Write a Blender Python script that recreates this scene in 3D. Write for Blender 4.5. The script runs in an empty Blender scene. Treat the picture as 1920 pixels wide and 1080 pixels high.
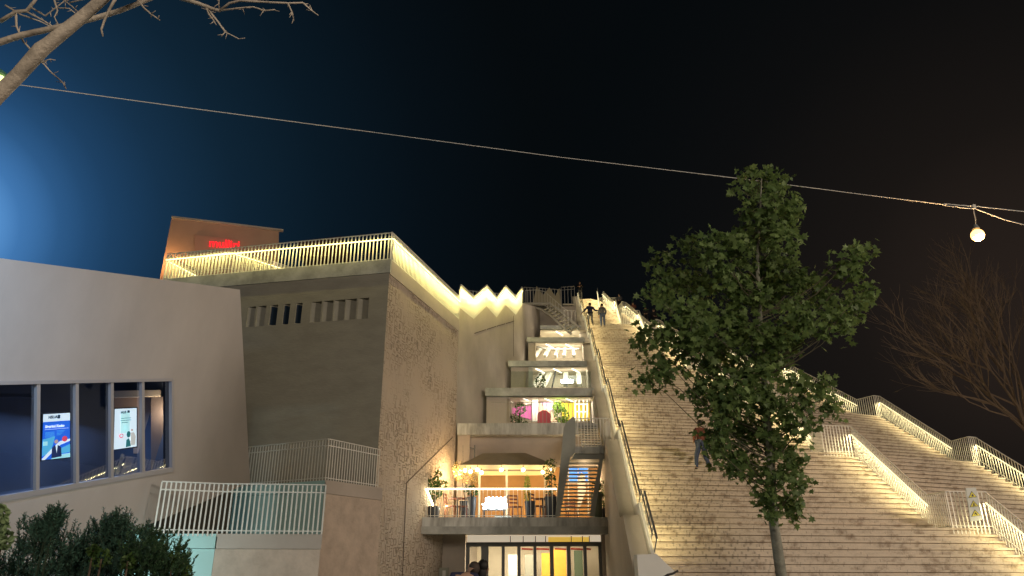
import bpy, math, random
from mathutils import Vector, Matrix
R = math.radians
random.seed(7)
sc = bpy.context.scene
COL = sc.collection

# ------------------------------------------------------------ camera, sky, lamps
PITCH = R(21); EYE = Vector((0, 0, 1.6)); FPX = 1386.7
cd = bpy.data.cameras.new('camera'); cam = bpy.data.objects.new('camera', cd); COL.objects.link(cam)
cam.location = EYE; cam.rotation_euler = (R(90) + PITCH, 0, 0)
cd.sensor_width = 36; cd.lens = 26; cd.clip_start = .1; cd.clip_end = 2000
sc.camera = cam
sc.render.engine = 'CYCLES'
sc.cycles.use_denoising = True
sc.cycles.max_bounces = 6
sc.cycles.sample_clamp_indirect = 4
sc.view_settings.view_transform = 'Standard'; sc.view_settings.look = 'None'
sc.view_settings.exposure = .15; sc.view_settings.gamma = 1

CP, SP = math.cos(PITCH), math.sin(PITCH)
def ray(px, py):
    x = (px - 960) / FPX; y = (540 - py) / FPX
    return Vector((x, CP - SP * y, SP + CP * y))
def P(px, py, d): return EYE + ray(px, py) * d                 # distance along the view axis
def PY(px, py, Y): r = ray(px, py); return EYE + r * (Y / r.y)
def PZ(px, py, Z): r = ray(px, py); return EYE + r * ((Z - 1.6) / r.z)
def PV(px, py, a, b):                                          # on the vertical plane through plan points a, b
    r = ray(px, py); n = Vector((b[1] - a[1], -(b[0] - a[0])))
    t = (n.x * a[0] + n.y * a[1]) / (n.x * r.x + n.y * r.y)
    return EYE + r * t
def PPL(px, py, p0, nrm): r = ray(px, py); return EYE + r * ((p0 - EYE).dot(nrm) / r.dot(nrm))

w = bpy.data.worlds.new("World"); sc.world = w; w.use_nodes = True
nt = w.node_tree; nt.nodes.clear()
wo = nt.nodes.new('ShaderNodeOutputWorld'); bg = nt.nodes.new('ShaderNodeBackground')
tc = nt.nodes.new('ShaderNodeTexCoord')
def glow(px, py, stops):
    dv = ray(px, py).normalized()
    dp = nt.nodes.new('ShaderNodeVectorMath'); dp.operation = 'DOT_PRODUCT'; dp.inputs[1].default_value = dv
    nm = nt.nodes.new('ShaderNodeVectorMath'); nm.operation = 'NORMALIZE'
    nt.links.new(tc.outputs['Generated'], nm.inputs[0]); nt.links.new(nm.outputs[0], dp.inputs[0])
    cr = nt.nodes.new('ShaderNodeValToRGB'); cr.color_ramp.interpolation = 'B_SPLINE'
    els = cr.color_ramp.elements
    for i, (pos, c) in enumerate(stops):
        e = els[i] if i < 2 else els.new(pos)
        e.position = pos; e.color = (*c, 1)
    nt.links.new(dp.outputs['Value'], cr.inputs[0])
    return cr.outputs[0]
g1 = glow(-150, 410, [(.0, (.0012, .0020, .0026)), (.76, (.0013, .0023, .0028)), (.85, (.0017, .0040, .0064)), (.91, (.0026, .0080, .0145)), (.95, (.0042, .0150, .029)), (.972, (.0070, .026, .056)), (.985, (.011, .044, .105)), (.993, (.021, .082, .20)), (.9985, (.065, .22, .52)), (1.0, (.14, .38, .78))])
g2 = glow(1980, 560, [(.0, (0, 0, 0)), (.84, (0, 0, 0)), (.93, (.0018, .0011, .0008)), (.98, (.0065, .0042, .0028)), (1.0, (.018, .011, .0075))])
ad = nt.nodes.new('ShaderNodeVectorMath'); ad.operation = 'ADD'
nt.links.new(g1, ad.inputs[0]); nt.links.new(g2, ad.inputs[1])
nt.links.new(ad.outputs[0], bg.inputs[0]); nt.links.new(bg.outputs[0], wo.inputs[0])

def area(name, loc, target, sx, sy, power, col):
    l = bpy.data.lights.new(name, 'AREA'); l.shape = 'RECTANGLE'; l.size = sx; l.size_y = sy
    l.energy = power; l.color = col
    o = bpy.data.objects.new(name, l); COL.objects.link(o); o.location = loc
    o.rotation_euler = (Vector(target) - Vector(loc)).to_track_quat('-Z', 'Y').to_euler()
    return o
def point(name, loc, power, col, rad=.05):
    l = bpy.data.lights.new(name, 'POINT'); l.energy = power; l.color = col; l.shadow_soft_size = rad
    o = bpy.data.objects.new(name, l); COL.objects.link(o); o.location = loc
    return o
def spot(name, loc, target, power, col, ang, rad=.15, blend=.6):
    l = bpy.data.lights.new(name, 'SPOT'); l.energy = power; l.color = col; l.shadow_soft_size = rad
    l.spot_size = R(ang); l.spot_blend = blend
    o = bpy.data.objects.new(name, l); COL.objects.link(o); o.location = loc
    o.rotation_euler = (Vector(target) - Vector(loc)).to_track_quat('-Z', 'Y').to_euler()
    return o
# street lamps of the boulevard behind the photographer (out of view) plus an added blue spot at the left
spot('street_and_veil_light', (26, 2, 11), (-2, 26, 6), 11200, (1, .83, .67), 120, 2.2)
spot('street_and_veil_light', (3, -14, 10), (6, 26, 8), 8200, (1, .84, .67), 120, 2.6)
spot('street_and_veil_light', (-6.0, 2.5, 6.0), (-11.5, 12, 5.5), 2800, (.33, .62, 1), 58, .3, 1.)  # added blue spot, tints the leaning box like a flare veil

# ------------------------------------------------------------ helpers
def tag(o, label=None, cat=None, group=None, kind=None):
    if label: o['label'] = label
    if cat: o['category'] = cat
    if group: o['group'] = group
    if kind: o['kind'] = kind
    return o
def empty(name, loc, label, cat, group=None):
    o = bpy.data.objects.new(name, None); COL.objects.link(o); o.location = loc; o.empty_display_size = .2
    return tag(o, label, cat, group)
def wloc(o):
    v = Vector((0, 0, 0))
    while o: v += o.location; o = o.parent
    return v
class MB:
    def __init__(s): s.v = []; s.f = []
    def add(s, vs, fs):
        b = len(s.v); s.v += [Vector(v) for v in vs]; s.f += [[b + i for i in f] for f in fs]; return s
    def quad(s, *p): return s.add(p, [list(range(len(p)))])
    def box(s, c, sz, rz=0):
        c = Vector(c); M = Matrix.Rotation(rz, 3, 'Z'); hx, hy, hz = sz[0] / 2, sz[1] / 2, sz[2] / 2
        vs = [c + M @ Vector((x * hx, y * hy, z * hz)) for x in (-1, 1) for y in (-1, 1) for z in (-1, 1)]
        return s.add(vs, [[0, 1, 3, 2], [4, 6, 7, 5], [0, 4, 5, 1], [2, 3, 7, 6], [0, 2, 6, 4], [1, 5, 7, 3]])
    def bar(s, a, b, wd, ht, up=Vector((0, 0, 1))):            # rectangular bar a->b
        a = Vector(a); b = Vector(b); t = (b - a).normalized()
        if abs(t.dot(up)) > .99: up = Vector((0, 1, 0))
        x = t.cross(up).normalized(); y = x.cross(t).normalized()
        vs = [p + x * sx * wd / 2 + y * sy * ht / 2 for p in (a, b) for sx, sy in ((-1, -1), (1, -1), (1, 1), (-1, 1))]
        return s.add(vs, [[0, 1, 2, 3], [7, 6, 5, 4], [0, 4, 5, 1], [1, 5, 6, 2], [2, 6, 7, 3], [3, 7, 4, 0]])
    def tube(s, pts, rs, n=8, cap=True):
        pts = [Vector(p) for p in pts]
        if not isinstance(rs, (list, tuple)): rs = [rs] * len(pts)
        b = len(s.v); ref = None
        for i, p in enumerate(pts):
            t = (pts[min(i + 1, len(pts) - 1)] - pts[max(i - 1, 0)])
            t = t.normalized() if t.length > 1e-9 else Vector((0, 0, 1))
            if ref is None: ref = Vector((0, 0, 1)) if abs(t.z) < .9 else Vector((1, 0, 0))
            x = t.cross(ref).normalized(); y = x.cross(t).normalized(); ref = y
            for k in range(n):
                a = 2 * math.pi * k / n
                s.v.append(p + (x * math.cos(a) + y * math.sin(a)) * rs[i])
        for i in range(len(pts) - 1):
            for k in range(n):
                k2 = (k + 1) % n
                s.f.append([b + i * n + k, b + i * n + k2, b + (i + 1) * n + k2, b + (i + 1) * n + k])
        if cap:
            s.f.append([b + k for k in range(n)][::-1]); s.f.append([b + (len(pts) - 1) * n + k for k in range(n)])
        return s
    def prism(s, poly, vec):
        poly = [Vector(p) for p in poly]; vec = Vector(vec); n = len(poly)
        vs = poly + [p + vec for p in poly]
        fs = [list(range(n))[::-1], [n + i for i in range(n)]] + [[i, (i + 1) % n, n + (i + 1) % n, n + i] for i in range(n)]
        return s.add(vs, fs)
    def ball(s, c, r, n=10, m=6):
        c = Vector(c)
        if not isinstance(r, (list, tuple)): r = (r, r, r)
        b = len(s.v)
        for i in range(m + 1):
            th = math.pi * i / m
            for k in range(n):
                a = 2 * math.pi * k / n
                s.v.append(c + Vector((r[0] * math.sin(th) * math.cos(a), r[1] * math.sin(th) * math.sin(a), r[2] * math.cos(th))))
        for i in range(m):
            for k in range(n):
                k2 = (k + 1) % n
                s.f.append([b + i * n + k, b + (i + 1) * n + k, b + (i + 1) * n + k2, b + i * n + k2])
        return s
    def lathe(s, c, prof, n=16):
        c = Vector(c); b = len(s.v)
        for r, z in prof:
            for k in range(n):
                a = 2 * math.pi * k / n; s.v.append(c + Vector((r * math.cos(a), r * math.sin(a), z)))
        for i in range(len(prof) - 1):
            for k in range(n):
                k2 = (k + 1) % n
                s.f.append([b + i * n + k, b + i * n + k2, b + (i + 1) * n + k2, b + (i + 1) * n + k])
        s.f.append([b + k for k in range(n)][::-1]); s.f.append([b + (len(prof) - 1) * n + k for k in range(n)])
        return s
    def build(s, name, mat, parent=None, smooth=False, loc=None):
        if parent is not None: o0 = wloc(parent)
        elif loc is not None: o0 = Vector(loc)
        else:
            n = max(1, len(s.v)); o0 = Vector((sum(v.x for v in s.v) / n, sum(v.y for v in s.v) / n, min(v.z for v in s.v)))
        me = bpy.data.meshes.new(name); me.from_pydata([v - o0 for v in s.v], [], s.f); me.validate(); me.update()
        if mat: me.materials.append(mat)
        if smooth:
            for p in me.polygons: p.use_smooth = True
        o = bpy.data.objects.new(name, me); COL.objects.link(o)
        if parent is not None: o.parent = parent
        else: o.location = o0
        return o

MATS = {}
def mat(name, col, rough=.7, var=.0, scale=3., bump=0., metal=0., emit=None, es=0., stretch=(1, 1, 1), spec=.4, detail=6):
    if name in MATS: return MATS[name]
    m = bpy.data.materials.new(name); m.use_nodes = True; t = m.node_tree; b = t.nodes['Principled BSDF']
    b.inputs['Base Color'].default_value = (*col, 1); b.inputs['Roughness'].default_value = rough
    b.inputs['Metallic'].default_value = metal; b.inputs['Specular IOR Level'].default_value = spec
    if emit: b.inputs['Emission Color'].default_value = (*emit, 1); b.inputs['Emission Strength'].default_value = es
    if var or bump:
        g = t.nodes.new('ShaderNodeNewGeometry'); mp = t.nodes.new('ShaderNodeMapping'); mp.inputs['Scale'].default_value = stretch
        n = t.nodes.new('ShaderNodeTexNoise'); n.inputs['Scale'].default_value = scale; n.inputs['Detail'].default_value = detail; n.inputs['Roughness'].default_value = .62
        t.links.new(g.outputs['Position'], mp.inputs[0]); t.links.new(mp.outputs[0], n.inputs['Vector'])
        if var:
            cr = t.nodes.new('ShaderNodeValToRGB'); e = cr.color_ramp.elements
            e[0].position = .32; e[0].color = (*[c * (1 - var) for c in col], 1); e[1].position = .62; e[1].color = (*[min(1, c * (1 + var * .3)) for c in col], 1)
            t.links.new(n.outputs[0], cr.inputs[0]); t.links.new(cr.outputs[0], b.inputs['Base Color'])
        if bump:
            n2 = t.nodes.new('ShaderNodeTexNoise'); n2.inputs['Scale'].default_value = scale * 6; n2.inputs['Detail'].default_value = 5
            t.links.new(mp.outputs[0], n2.inputs['Vector'])
            bp = t.nodes.new('ShaderNodeBump'); bp.inputs['Strength'].default_value = bump; bp.inputs['Distance'].default_value = .02
            t.links.new(n2.outputs[0], bp.inputs['Height']); t.links.new(bp.outputs[0], b.inputs['Normal'])
    MATS[name] = m; return m
M_plaster = mat('render_plaster', (.47, .42, .37), .85, .16, .5, .25)
M_box = mat('box_panel', (.50, .48, .46), .7, .14, .5, .12, stretch=(1, 1, .5))
M_grey = mat('facade_grey', (.33, .32, .265), .85, .12, 1.2, .3, stretch=(1, 1, 2.5))
M_conc = mat('concrete', (.46, .48, .46), .85, .35, 1.6, .3)
M_slab = mat('slab_edge', (.56, .58, .56), .8, .5, 2.2, .2, stretch=(1.6, 1.6, .35))
M_white = mat('white_paint', (.74, .73, .68), .5, .05, 2.)
M_rail = mat('rail_paint', (.72, .71, .66), .45)
M_raildk = mat('rail_dull', (.45, .43, .38), .5)
M_dark = mat('dark_metal', (.035, .037, .04), .45, metal=.3)
M_frame = mat('grey_frame', (.16, .17, .17), .5)
M_led = mat('led_diffuser', (.9, .85, .7), .5, emit=(1, .86, .46), es=1.25)
M_ledw = mat('led_white', (.9, .9, .9), .5, emit=(1, .93, .78), es=6.)
M_ceil = mat('ceiling_cream', (.72, .66, .55), .8, .08, 1.)
M_ochre = mat('ochre_wall', (.58, .33, .13), .8, .15, .9)
M_ground = mat('plaza_paving', (.18, .17, .16), .85, .3, .8, .2)
M_cyan = mat('pale_cyan_paint', (.42, .66, .64), .75, .08, 1.2)

def relief_mat(name, base, dark, sc_):
    m = bpy.data.materials.new(name); m.use_nodes = True; t = m.node_tree; b = t.nodes['Principled BSDF']; b.inputs['Roughness'].default_value = .85
    g = t.nodes.new('ShaderNodeNewGeometry')
    ns = t.nodes.new('ShaderNodeTexNoise'); ns.inputs['Scale'].default_value = 3; mx = t.nodes.new('ShaderNodeVectorMath'); mx.operation = 'MULTIPLY_ADD'
    mx.inputs[1].default_value = (.10, .10, .10); t.links.new(g.outputs['Position'], ns.inputs['Vector'])
    t.links.new(ns.outputs['Color'], mx.inputs[0]); t.links.new(g.outputs['Position'], mx.inputs[2])
    v = t.nodes.new('ShaderNodeTexVoronoi'); v.feature = 'F1'; v.distance = 'CHEBYCHEV'; v.inputs['Scale'].default_value = sc_
    v2 = t.nodes.new('ShaderNodeTexVoronoi'); v2.feature = 'DISTANCE_TO_EDGE'; v2.inputs['Scale'].default_value = sc_ * .8
    t.links.new(mx.outputs[0], v.inputs['Vector']); t.links.new(mx.outputs[0], v2.inputs['Vector'])
    w1 = t.nodes.new('ShaderNodeMath'); w1.operation = 'PINGPONG'; w1.inputs[1].default_value = .16; t.links.new(v.outputs['Distance'], w1.inputs[0])
    c1 = t.nodes.new('ShaderNodeMapRange'); c1.inputs[1].default_value = .02; c1.inputs[2].default_value = .06; t.links.new(w1.outputs[0], c1.inputs[0])
    c2 = t.nodes.new('ShaderNodeMapRange'); c2.inputs[1].default_value = .0; c2.inputs[2].default_value = .012; t.links.new(v2.outputs['Distance'], c2.inputs[0])
    mn = t.nodes.new('ShaderNodeMath'); mn.operation = 'MINIMUM'; t.links.new(c1.outputs[0], mn.inputs[0]); t.links.new(c2.outputs[0], mn.inputs[1])
    # worn mask
    nm = t.nodes.new('ShaderNodeTexNoise'); nm.inputs['Scale'].default_value = .45; nm.inputs['Detail'].default_value = 5; t.links.new(g.outputs['Position'], nm.inputs['Vector'])
    mr = t.nodes.new('ShaderNodeMapRange'); mr.inputs[1].default_value = .33; mr.inputs[2].default_value = .55; t.links.new(nm.outputs[0], mr.inputs[0])
    iv = t.nodes.new('ShaderNodeMath'); iv.operation = 'SUBTRACT'; iv.inputs[0].default_value = 1; t.links.new(mn.outputs[0], iv.inputs[1])
    mk = t.nodes.new('ShaderNodeMath'); mk.operation = 'MULTIPLY'; t.links.new(iv.outputs[0], mk.inputs[0]); t.links.new(mr.outputs[0], mk.inputs[1])
    mix = t.nodes.new('ShaderNodeMix'); mix.data_type = 'RGBA'; mix.inputs[6].default_value = (*base, 1); mix.inputs[7].default_value = (*dark, 1)
    s = t.nodes.new('ShaderNodeMath'); s.operation = 'MULTIPLY'; s.inputs[1].default_value = .95; t.links.new(mk.outputs[0], s.inputs[0])
    t.links.new(s.outputs[0], mix.inputs[0]); t.links.new(mix.outputs[2], b.inputs['Base Color'])
    bp = t.nodes.new('ShaderNodeBump'); bp.inputs['Strength'].default_value = .8; bp.inputs['Distance'].default_value = .03; bp.invert = True
    t.links.new(mk.outputs[0], bp.inputs['Height']); t.links.new(bp.outputs[0], b.inputs['Normal'])
    return m
M_relief = relief_mat('carved_plaster', (.49, .42, .345), (.25, .205, .16), 3.4)
M_relief2 = mat('stained_plaster', (.54, .45, .37), .85, .20, 2.6, .5, detail=9)

def step_mat():
    m = bpy.data.materials.new('step_stone'); m.use_nodes = True; t = m.node_tree; b = t.nodes['Principled BSDF']; b.inputs['Roughness'].default_value = .8
    g = t.nodes.new('ShaderNodeNewGeometry')
    mp = t.nodes.new('ShaderNodeMapping'); mp.inputs['Scale'].default_value = (1.5, .5, 1.9); t.links.new(g.outputs['Position'], mp.inputs[0])
    n = t.nodes.new('ShaderNodeTexNoise'); n.inputs['Scale'].default_value = 1.6; n.inputs['Detail'].default_value = 8; n.inputs['Roughness'].default_value = .7
    t.links.new(mp.outputs[0], n.inputs['Vector'])
    cr = t.nodes.new('ShaderNodeValToRGB'); e = cr.color_ramp.elements
    e[0].position = .34; e[0].color = (.27, .21, .155, 1); e[1].position = .50; e[1].color = (.52, .455, .37, 1)
    x = e.new(.72); x.color = (.60, .52, .42, 1)
    t.links.new(n.outputs[0], cr.inputs[0])
    # slab joints across the steps, worn and irregular
    sx = t.nodes.new('ShaderNodeSeparateXYZ'); t.links.new(g.outputs['Position'], sx.inputs[0])
    fl = t.nodes.new('ShaderNodeMath'); fl.operation = 'MULTIPLY'; fl.inputs[1].default_value = 1 / .1916; t.links.new(sx.outputs[2], fl.inputs[0])
    f2 = t.nodes.new('ShaderNodeMath'); f2.operation = 'FLOOR'; t.links.new(fl.outputs[0], f2.inputs[0])
    f3 = t.nodes.new('ShaderNodeMath'); f3.operation = 'MULTIPLY_ADD'; f3.inputs[1].default_value = .37; t.links.new(f2.outputs[0], f3.inputs[0]); t.links.new(sx.outputs[0], f3.inputs[2])
    pp = t.nodes.new('ShaderNodeMath'); pp.operation = 'PINGPONG'; pp.inputs[1].default_value = .6; t.links.new(f3.outputs[0], pp.inputs[0])
    jr = t.nodes.new('ShaderNodeMapRange'); jr.inputs[1].default_value = .0; jr.inputs[2].default_value = .02; jr.inputs[3].default_value = .6; jr.inputs[4].default_value = 1; t.links.new(pp.outputs[0], jr.inputs[0])
    # staggered grid of darker lines, in patches on the left part of the flight
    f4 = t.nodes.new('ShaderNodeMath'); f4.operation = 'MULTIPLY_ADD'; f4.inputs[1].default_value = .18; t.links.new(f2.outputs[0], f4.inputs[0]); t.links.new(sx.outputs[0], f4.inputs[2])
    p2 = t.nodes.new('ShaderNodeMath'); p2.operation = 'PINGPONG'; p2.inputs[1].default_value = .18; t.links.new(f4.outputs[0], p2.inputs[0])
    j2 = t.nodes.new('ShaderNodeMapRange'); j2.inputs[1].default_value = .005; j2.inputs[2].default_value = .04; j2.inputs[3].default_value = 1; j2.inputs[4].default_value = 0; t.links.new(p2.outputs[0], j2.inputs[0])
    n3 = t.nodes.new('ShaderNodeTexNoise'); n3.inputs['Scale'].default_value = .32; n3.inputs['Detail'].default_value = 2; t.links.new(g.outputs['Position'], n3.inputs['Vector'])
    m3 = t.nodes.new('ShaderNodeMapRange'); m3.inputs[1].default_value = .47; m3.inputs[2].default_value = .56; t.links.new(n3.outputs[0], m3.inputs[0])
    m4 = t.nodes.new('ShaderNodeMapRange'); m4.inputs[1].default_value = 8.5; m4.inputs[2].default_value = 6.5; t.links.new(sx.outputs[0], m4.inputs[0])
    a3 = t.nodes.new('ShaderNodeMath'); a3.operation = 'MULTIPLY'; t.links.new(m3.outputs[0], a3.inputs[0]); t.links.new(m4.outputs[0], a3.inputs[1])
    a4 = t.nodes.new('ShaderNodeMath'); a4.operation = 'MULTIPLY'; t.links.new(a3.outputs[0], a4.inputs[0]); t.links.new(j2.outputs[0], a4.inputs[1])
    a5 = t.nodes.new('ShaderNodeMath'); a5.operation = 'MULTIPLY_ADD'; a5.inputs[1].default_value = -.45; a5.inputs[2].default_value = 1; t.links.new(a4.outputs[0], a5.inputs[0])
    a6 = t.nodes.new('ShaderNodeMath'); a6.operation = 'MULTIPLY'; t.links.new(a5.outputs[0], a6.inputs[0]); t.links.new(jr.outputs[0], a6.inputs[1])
    mu = t.nodes.new('ShaderNodeVectorMath'); mu.operation = 'SCALE'; t.links.new(cr.outputs[0], mu.inputs[0]); t.links.new(a6.outputs[0], mu.inputs['Scale'])
    t.links.new(mu.outputs[0], b.inputs['Base Color'])
    n2 = t.nodes.new('ShaderNodeTexNoise'); n2.inputs['Scale'].default_value = 22; t.links.new(g.outputs['Position'], n2.inputs['Vector'])
    bp = t.nodes.new('ShaderNodeBump'); bp.inputs['Strength'].default_value = .4; bp.inputs['Distance'].default_value = .015; t.links.new(n2.outputs[0], bp.inputs['Height']); t.links.new(bp.outputs[0], b.inputs['Normal'])
    return m
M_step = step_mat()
def glass_mat(name, col, refl, alpha):
    m = bpy.data.materials.new(name); m.use_nodes = True; t = m.node_tree; t.nodes.clear()
    o = t.nodes.new('ShaderNodeOutputMaterial'); tr = t.nodes.new('ShaderNodeBsdfTransparent'); tr.inputs[0].default_value = (*col, 1)
    gl = t.nodes.new('ShaderNodeBsdfGlossy'); gl.inputs['Roughness'].default_value = .02; gl.inputs[0].default_value = (.9, .95, 1, 1)
    mx = t.nodes.new('ShaderNodeMixShader'); fr = t.nodes.new('ShaderNodeLayerWeight'); fr.inputs[0].default_value = .5
    pw = t.nodes.new('ShaderNodeMath'); pw.operation = 'POWER'; pw.inputs[1].default_value = 3; t.links.new(fr.outputs['Facing'], pw.inputs[0])
    ma = t.nodes.new('ShaderNodeMath'); ma.operation = 'MULTIPLY_ADD'; ma.inputs[1].default_value = .8; ma.inputs[2].default_value = refl; ma.use_clamp = True
    t.links.new(pw.outputs[0], ma.inputs[0]); t.links.new(ma.outputs[0], mx.inputs[0]); t.links.new(tr.outputs[0], mx.inputs[1]); t.links.new(gl.outputs[0], mx.inputs[2]); t.links.new(mx.outputs[0], o.inputs[0])
    return m
M_glass = glass_mat('window_glass', (.75, .82, .88), .22, 1)
M_glass2 = glass_mat('door_glass', (.93, .95, .93), .05, 1)
def leaf_mat(name, c1, c2, tr=.25, sc_=1.3):
    m = bpy.data.materials.new(name); m.use_nodes = True; t = m.node_tree; b = t.nodes['Principled BSDF']; b.inputs['Roughness'].default_value = .5
    b.inputs['Specular IOR Level'].default_value = .35
    g = t.nodes.new('ShaderNodeNewGeometry'); n = t.nodes.new('ShaderNodeTexNoise'); n.inputs['Scale'].default_value = sc_; n.inputs['Detail'].default_value = 3
    t.links.new(g.outputs['Position'], n.inputs['Vector'])
    ri = t.nodes.new('ShaderNodeMath'); ri.operation = 'MULTIPLY_ADD'; ri.inputs[1].default_value = .5; t.links.new(g.outputs['Random Per Island'], ri.inputs[0]); 
    hn = t.nodes.new('ShaderNodeMath'); hn.operation = 'MULTIPLY'; hn.inputs[1].default_value = .5; t.links.new(n.outputs[0], hn.inputs[0]); t.links.new(hn.outputs[0], ri.inputs[2])
    cr = t.nodes.new('ShaderNodeValToRGB'); e = cr.color_ramp.elements; e[0].position = .2; e[0].color = (*c1, 1); e[1].position = .8; e[1].color = (*c2, 1)
    t.links.new(ri.outputs[0], cr.inputs[0]); t.links.new(cr.outputs[0], b.inputs['Base Color'])
    tl = t.nodes.new('ShaderNodeBsdfTranslucent'); t.links.new(cr.outputs[0], tl.inputs[0])
    mx = t.nodes.new('ShaderNodeMixShader'); mx.inputs[0].default_value = tr
    out = t.nodes['Material Output']; t.links.new(b.outputs[0], mx.inputs[1]); t.links.new(tl.outputs[0], mx.inputs[2]); t.links.new(mx.outputs[0], out.inputs[0])
    return m
M_leaf = leaf_mat('tree_leaf', (.080, .140, .045), (.21, .30, .10), .45, 2.2)
M_shrub = leaf_mat('shrub_leaf', (.06, .14, .105), (.13, .26, .19), .2)
M_pale = leaf_mat('pale_leaf', (.12, .20, .09), (.28, .38, .18), .2)
M_plant = leaf_mat('plant_leaf', (.03, .07, .02), (.08, .14, .03), .2)
M_olive = leaf_mat('olive_leaf', (.22, .17, .07), (.40, .32, .15), .3)
M_bark = mat('pale_bark', (.50, .44, .36), .85, .45, 5., .5)
M_bark2 = mat('brown_bark', (.12, .085, .06), .9, .3, 3., .3)
M_trunk = mat('tree_trunk', (.26, .26, .21), .85, .4, 5., .4)

# ------------------------------------------------------------ railing builder
def seg_pts(path, sp):
    out = []
    for a, b in zip(path[:-1], path[1:]):
        L = (Vector(b) - Vector(a)); h = Vector((L.x, L.y, 0)).length
        n = max(1, round(h / sp))
        for i in range(n): out.append((Vector(a) + L * (i / n), L))
    out.append((Vector(path[-1]), Vector(path[-1]) - Vector(path[-2])))
    return out
def railing(name, path, label, h=1.04, sp=.15, drop=.12, bw=.045, bt=.012, led=None, side=1, group=None, mt=None, led_h=.76, lamp=0, mid=False, lamp_col=(1, .84, .26), tilt=-.75, lk=.30, out=.26):
    path = [Vector(p) for p in path]; mt = mt or M_rail
    c = sum(path, Vector()) / len(path); c.z = min(p.z for p in path)
    root = empty(name, c, label, 'railing', group)
    mb = MB()
    for p, L in seg_pts(path, sp):
        d = Vector((L.x, L.y, 0)).normalized()
        mb.bar(p + Vector((0, 0, -drop)), p + Vector((0, 0, h)), bw, bt, up=Vector((-d.y, d.x, 0)))
    mb.build('baluster_row', mt, root)
    hr = MB()
    for a, b in zip(path[:-1], path[1:]):
        hr.bar(a + Vector((0, 0, h + .01)), b + Vector((0, 0, h + .01)), .05, .022)
    hr.build('handrail', mt, root)
    br = MB()
    for a, b in zip(path[:-1], path[1:]):
        br.bar(a + Vector((0, 0, .06)), b + Vector((0, 0, .06)), .015, .02)
        if mid: br.bar(a + Vector((0, 0, h * .85)), b + Vector((0, 0, h * .85)), .015, .025)
    br.build('cross_bar', mt, root)
    if led is not None:
        for i in (range(len(path) - 1) if led == 'all' else led):
            a, b = path[i], path[i + 1]; L = b - a
            nrm = Vector((L.y, -L.x, 0)).normalized() * side
            up = Vector((0, 0, h * led_h))
            MB().bar(a + up + nrm * .05, b + up + nrm * .05, .035, .035).build('led_strip', M_led, root)
            if lamp:
                mid_ = (a + b) / 2 + up + nrm * out
                l = area('led_light', mid_, mid_ + Vector((0, 0, -1)) + nrm * tilt, .03, L.length * .98, lamp * L.length * lk, lamp_col)
                # orient the long axis along the rail
                z = -((Vector((0, 0, -1)) + nrm * tilt)); y = L.normalized(); z = (z - y * z.dot(y)).normalized(); x = y.cross(z)
                l.rotation_euler = Matrix((x, y, z)).transposed().to_euler()
    return root

# ------------------------------------------------------------ ground
tag(MB().quad((-400, -200, 0), (400, -200, 0), (400, 600, 0), (-400, 600, 0)).build('ground', M_ground, loc=(0, 0, 0)), kind='structure')
tag(MB().box((2, 30, .175), (60, 28, .35)).build('pavement', mat('pavement_stone', (.26, .24, .22), .8, .3, 1.2, .2), loc=(2, 30, 0)), kind='structure')

# ------------------------------------------------------------ the stepped pyramid
NS = list(range(-1, 8))
Lx = [3.71 + .3226 * n for n in NS]; Ly = [21.5 + 5.76 * n for n in NS]
R1x = [14.6, 13.6, 12.6, 11.5, 10.5, 9.5, 8.5, 7.7, 7.0]; R1y = [17.2, 22.9, 28.8, 34.2, 39.6, 45, 50.3, 56, 61.8]
R2x = [22.3, 20.8, 19.4, 18.6, 15.9, 13.2, 10.9, 9.2, 8.0]; R2y = [21.5, 26.5, 31.4, 37.2, 42.0, 47.2, 52.4, 57, 62.4]
def lerp_t(tab, u):
    u = max(-1, min(7, u)); i = min(7, int(math.floor(u + 1))); f = u + 1 - i
    return tab[i] * (1 - f) + tab[i + 1] * f
def LP(u): return Vector((lerp_t(Lx, u), lerp_t(Ly, u), 0))
def R1P(u): return Vector((lerp_t(R1x, u), lerp_t(R1y, u), 0))
def R2P(u): return Vector((lerp_t(R2x, u), lerp_t(R2y, u), 0))
def ZN(n): return 2.8 + 3.066 * n
LAND = .19
def zline(u):
    n = math.floor(u + 1e-6); f = u - n
    return ZN(n) if f < LAND else ZN(n) + 3.066 * (f - LAND) / (1 - LAND)
edges = []
for n in range(-1, 7):
    for j in range(16): edges.append((n + LAND + (1 - LAND) * j / 15, ZN(n) + .191625 * (j + 1)))
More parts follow.
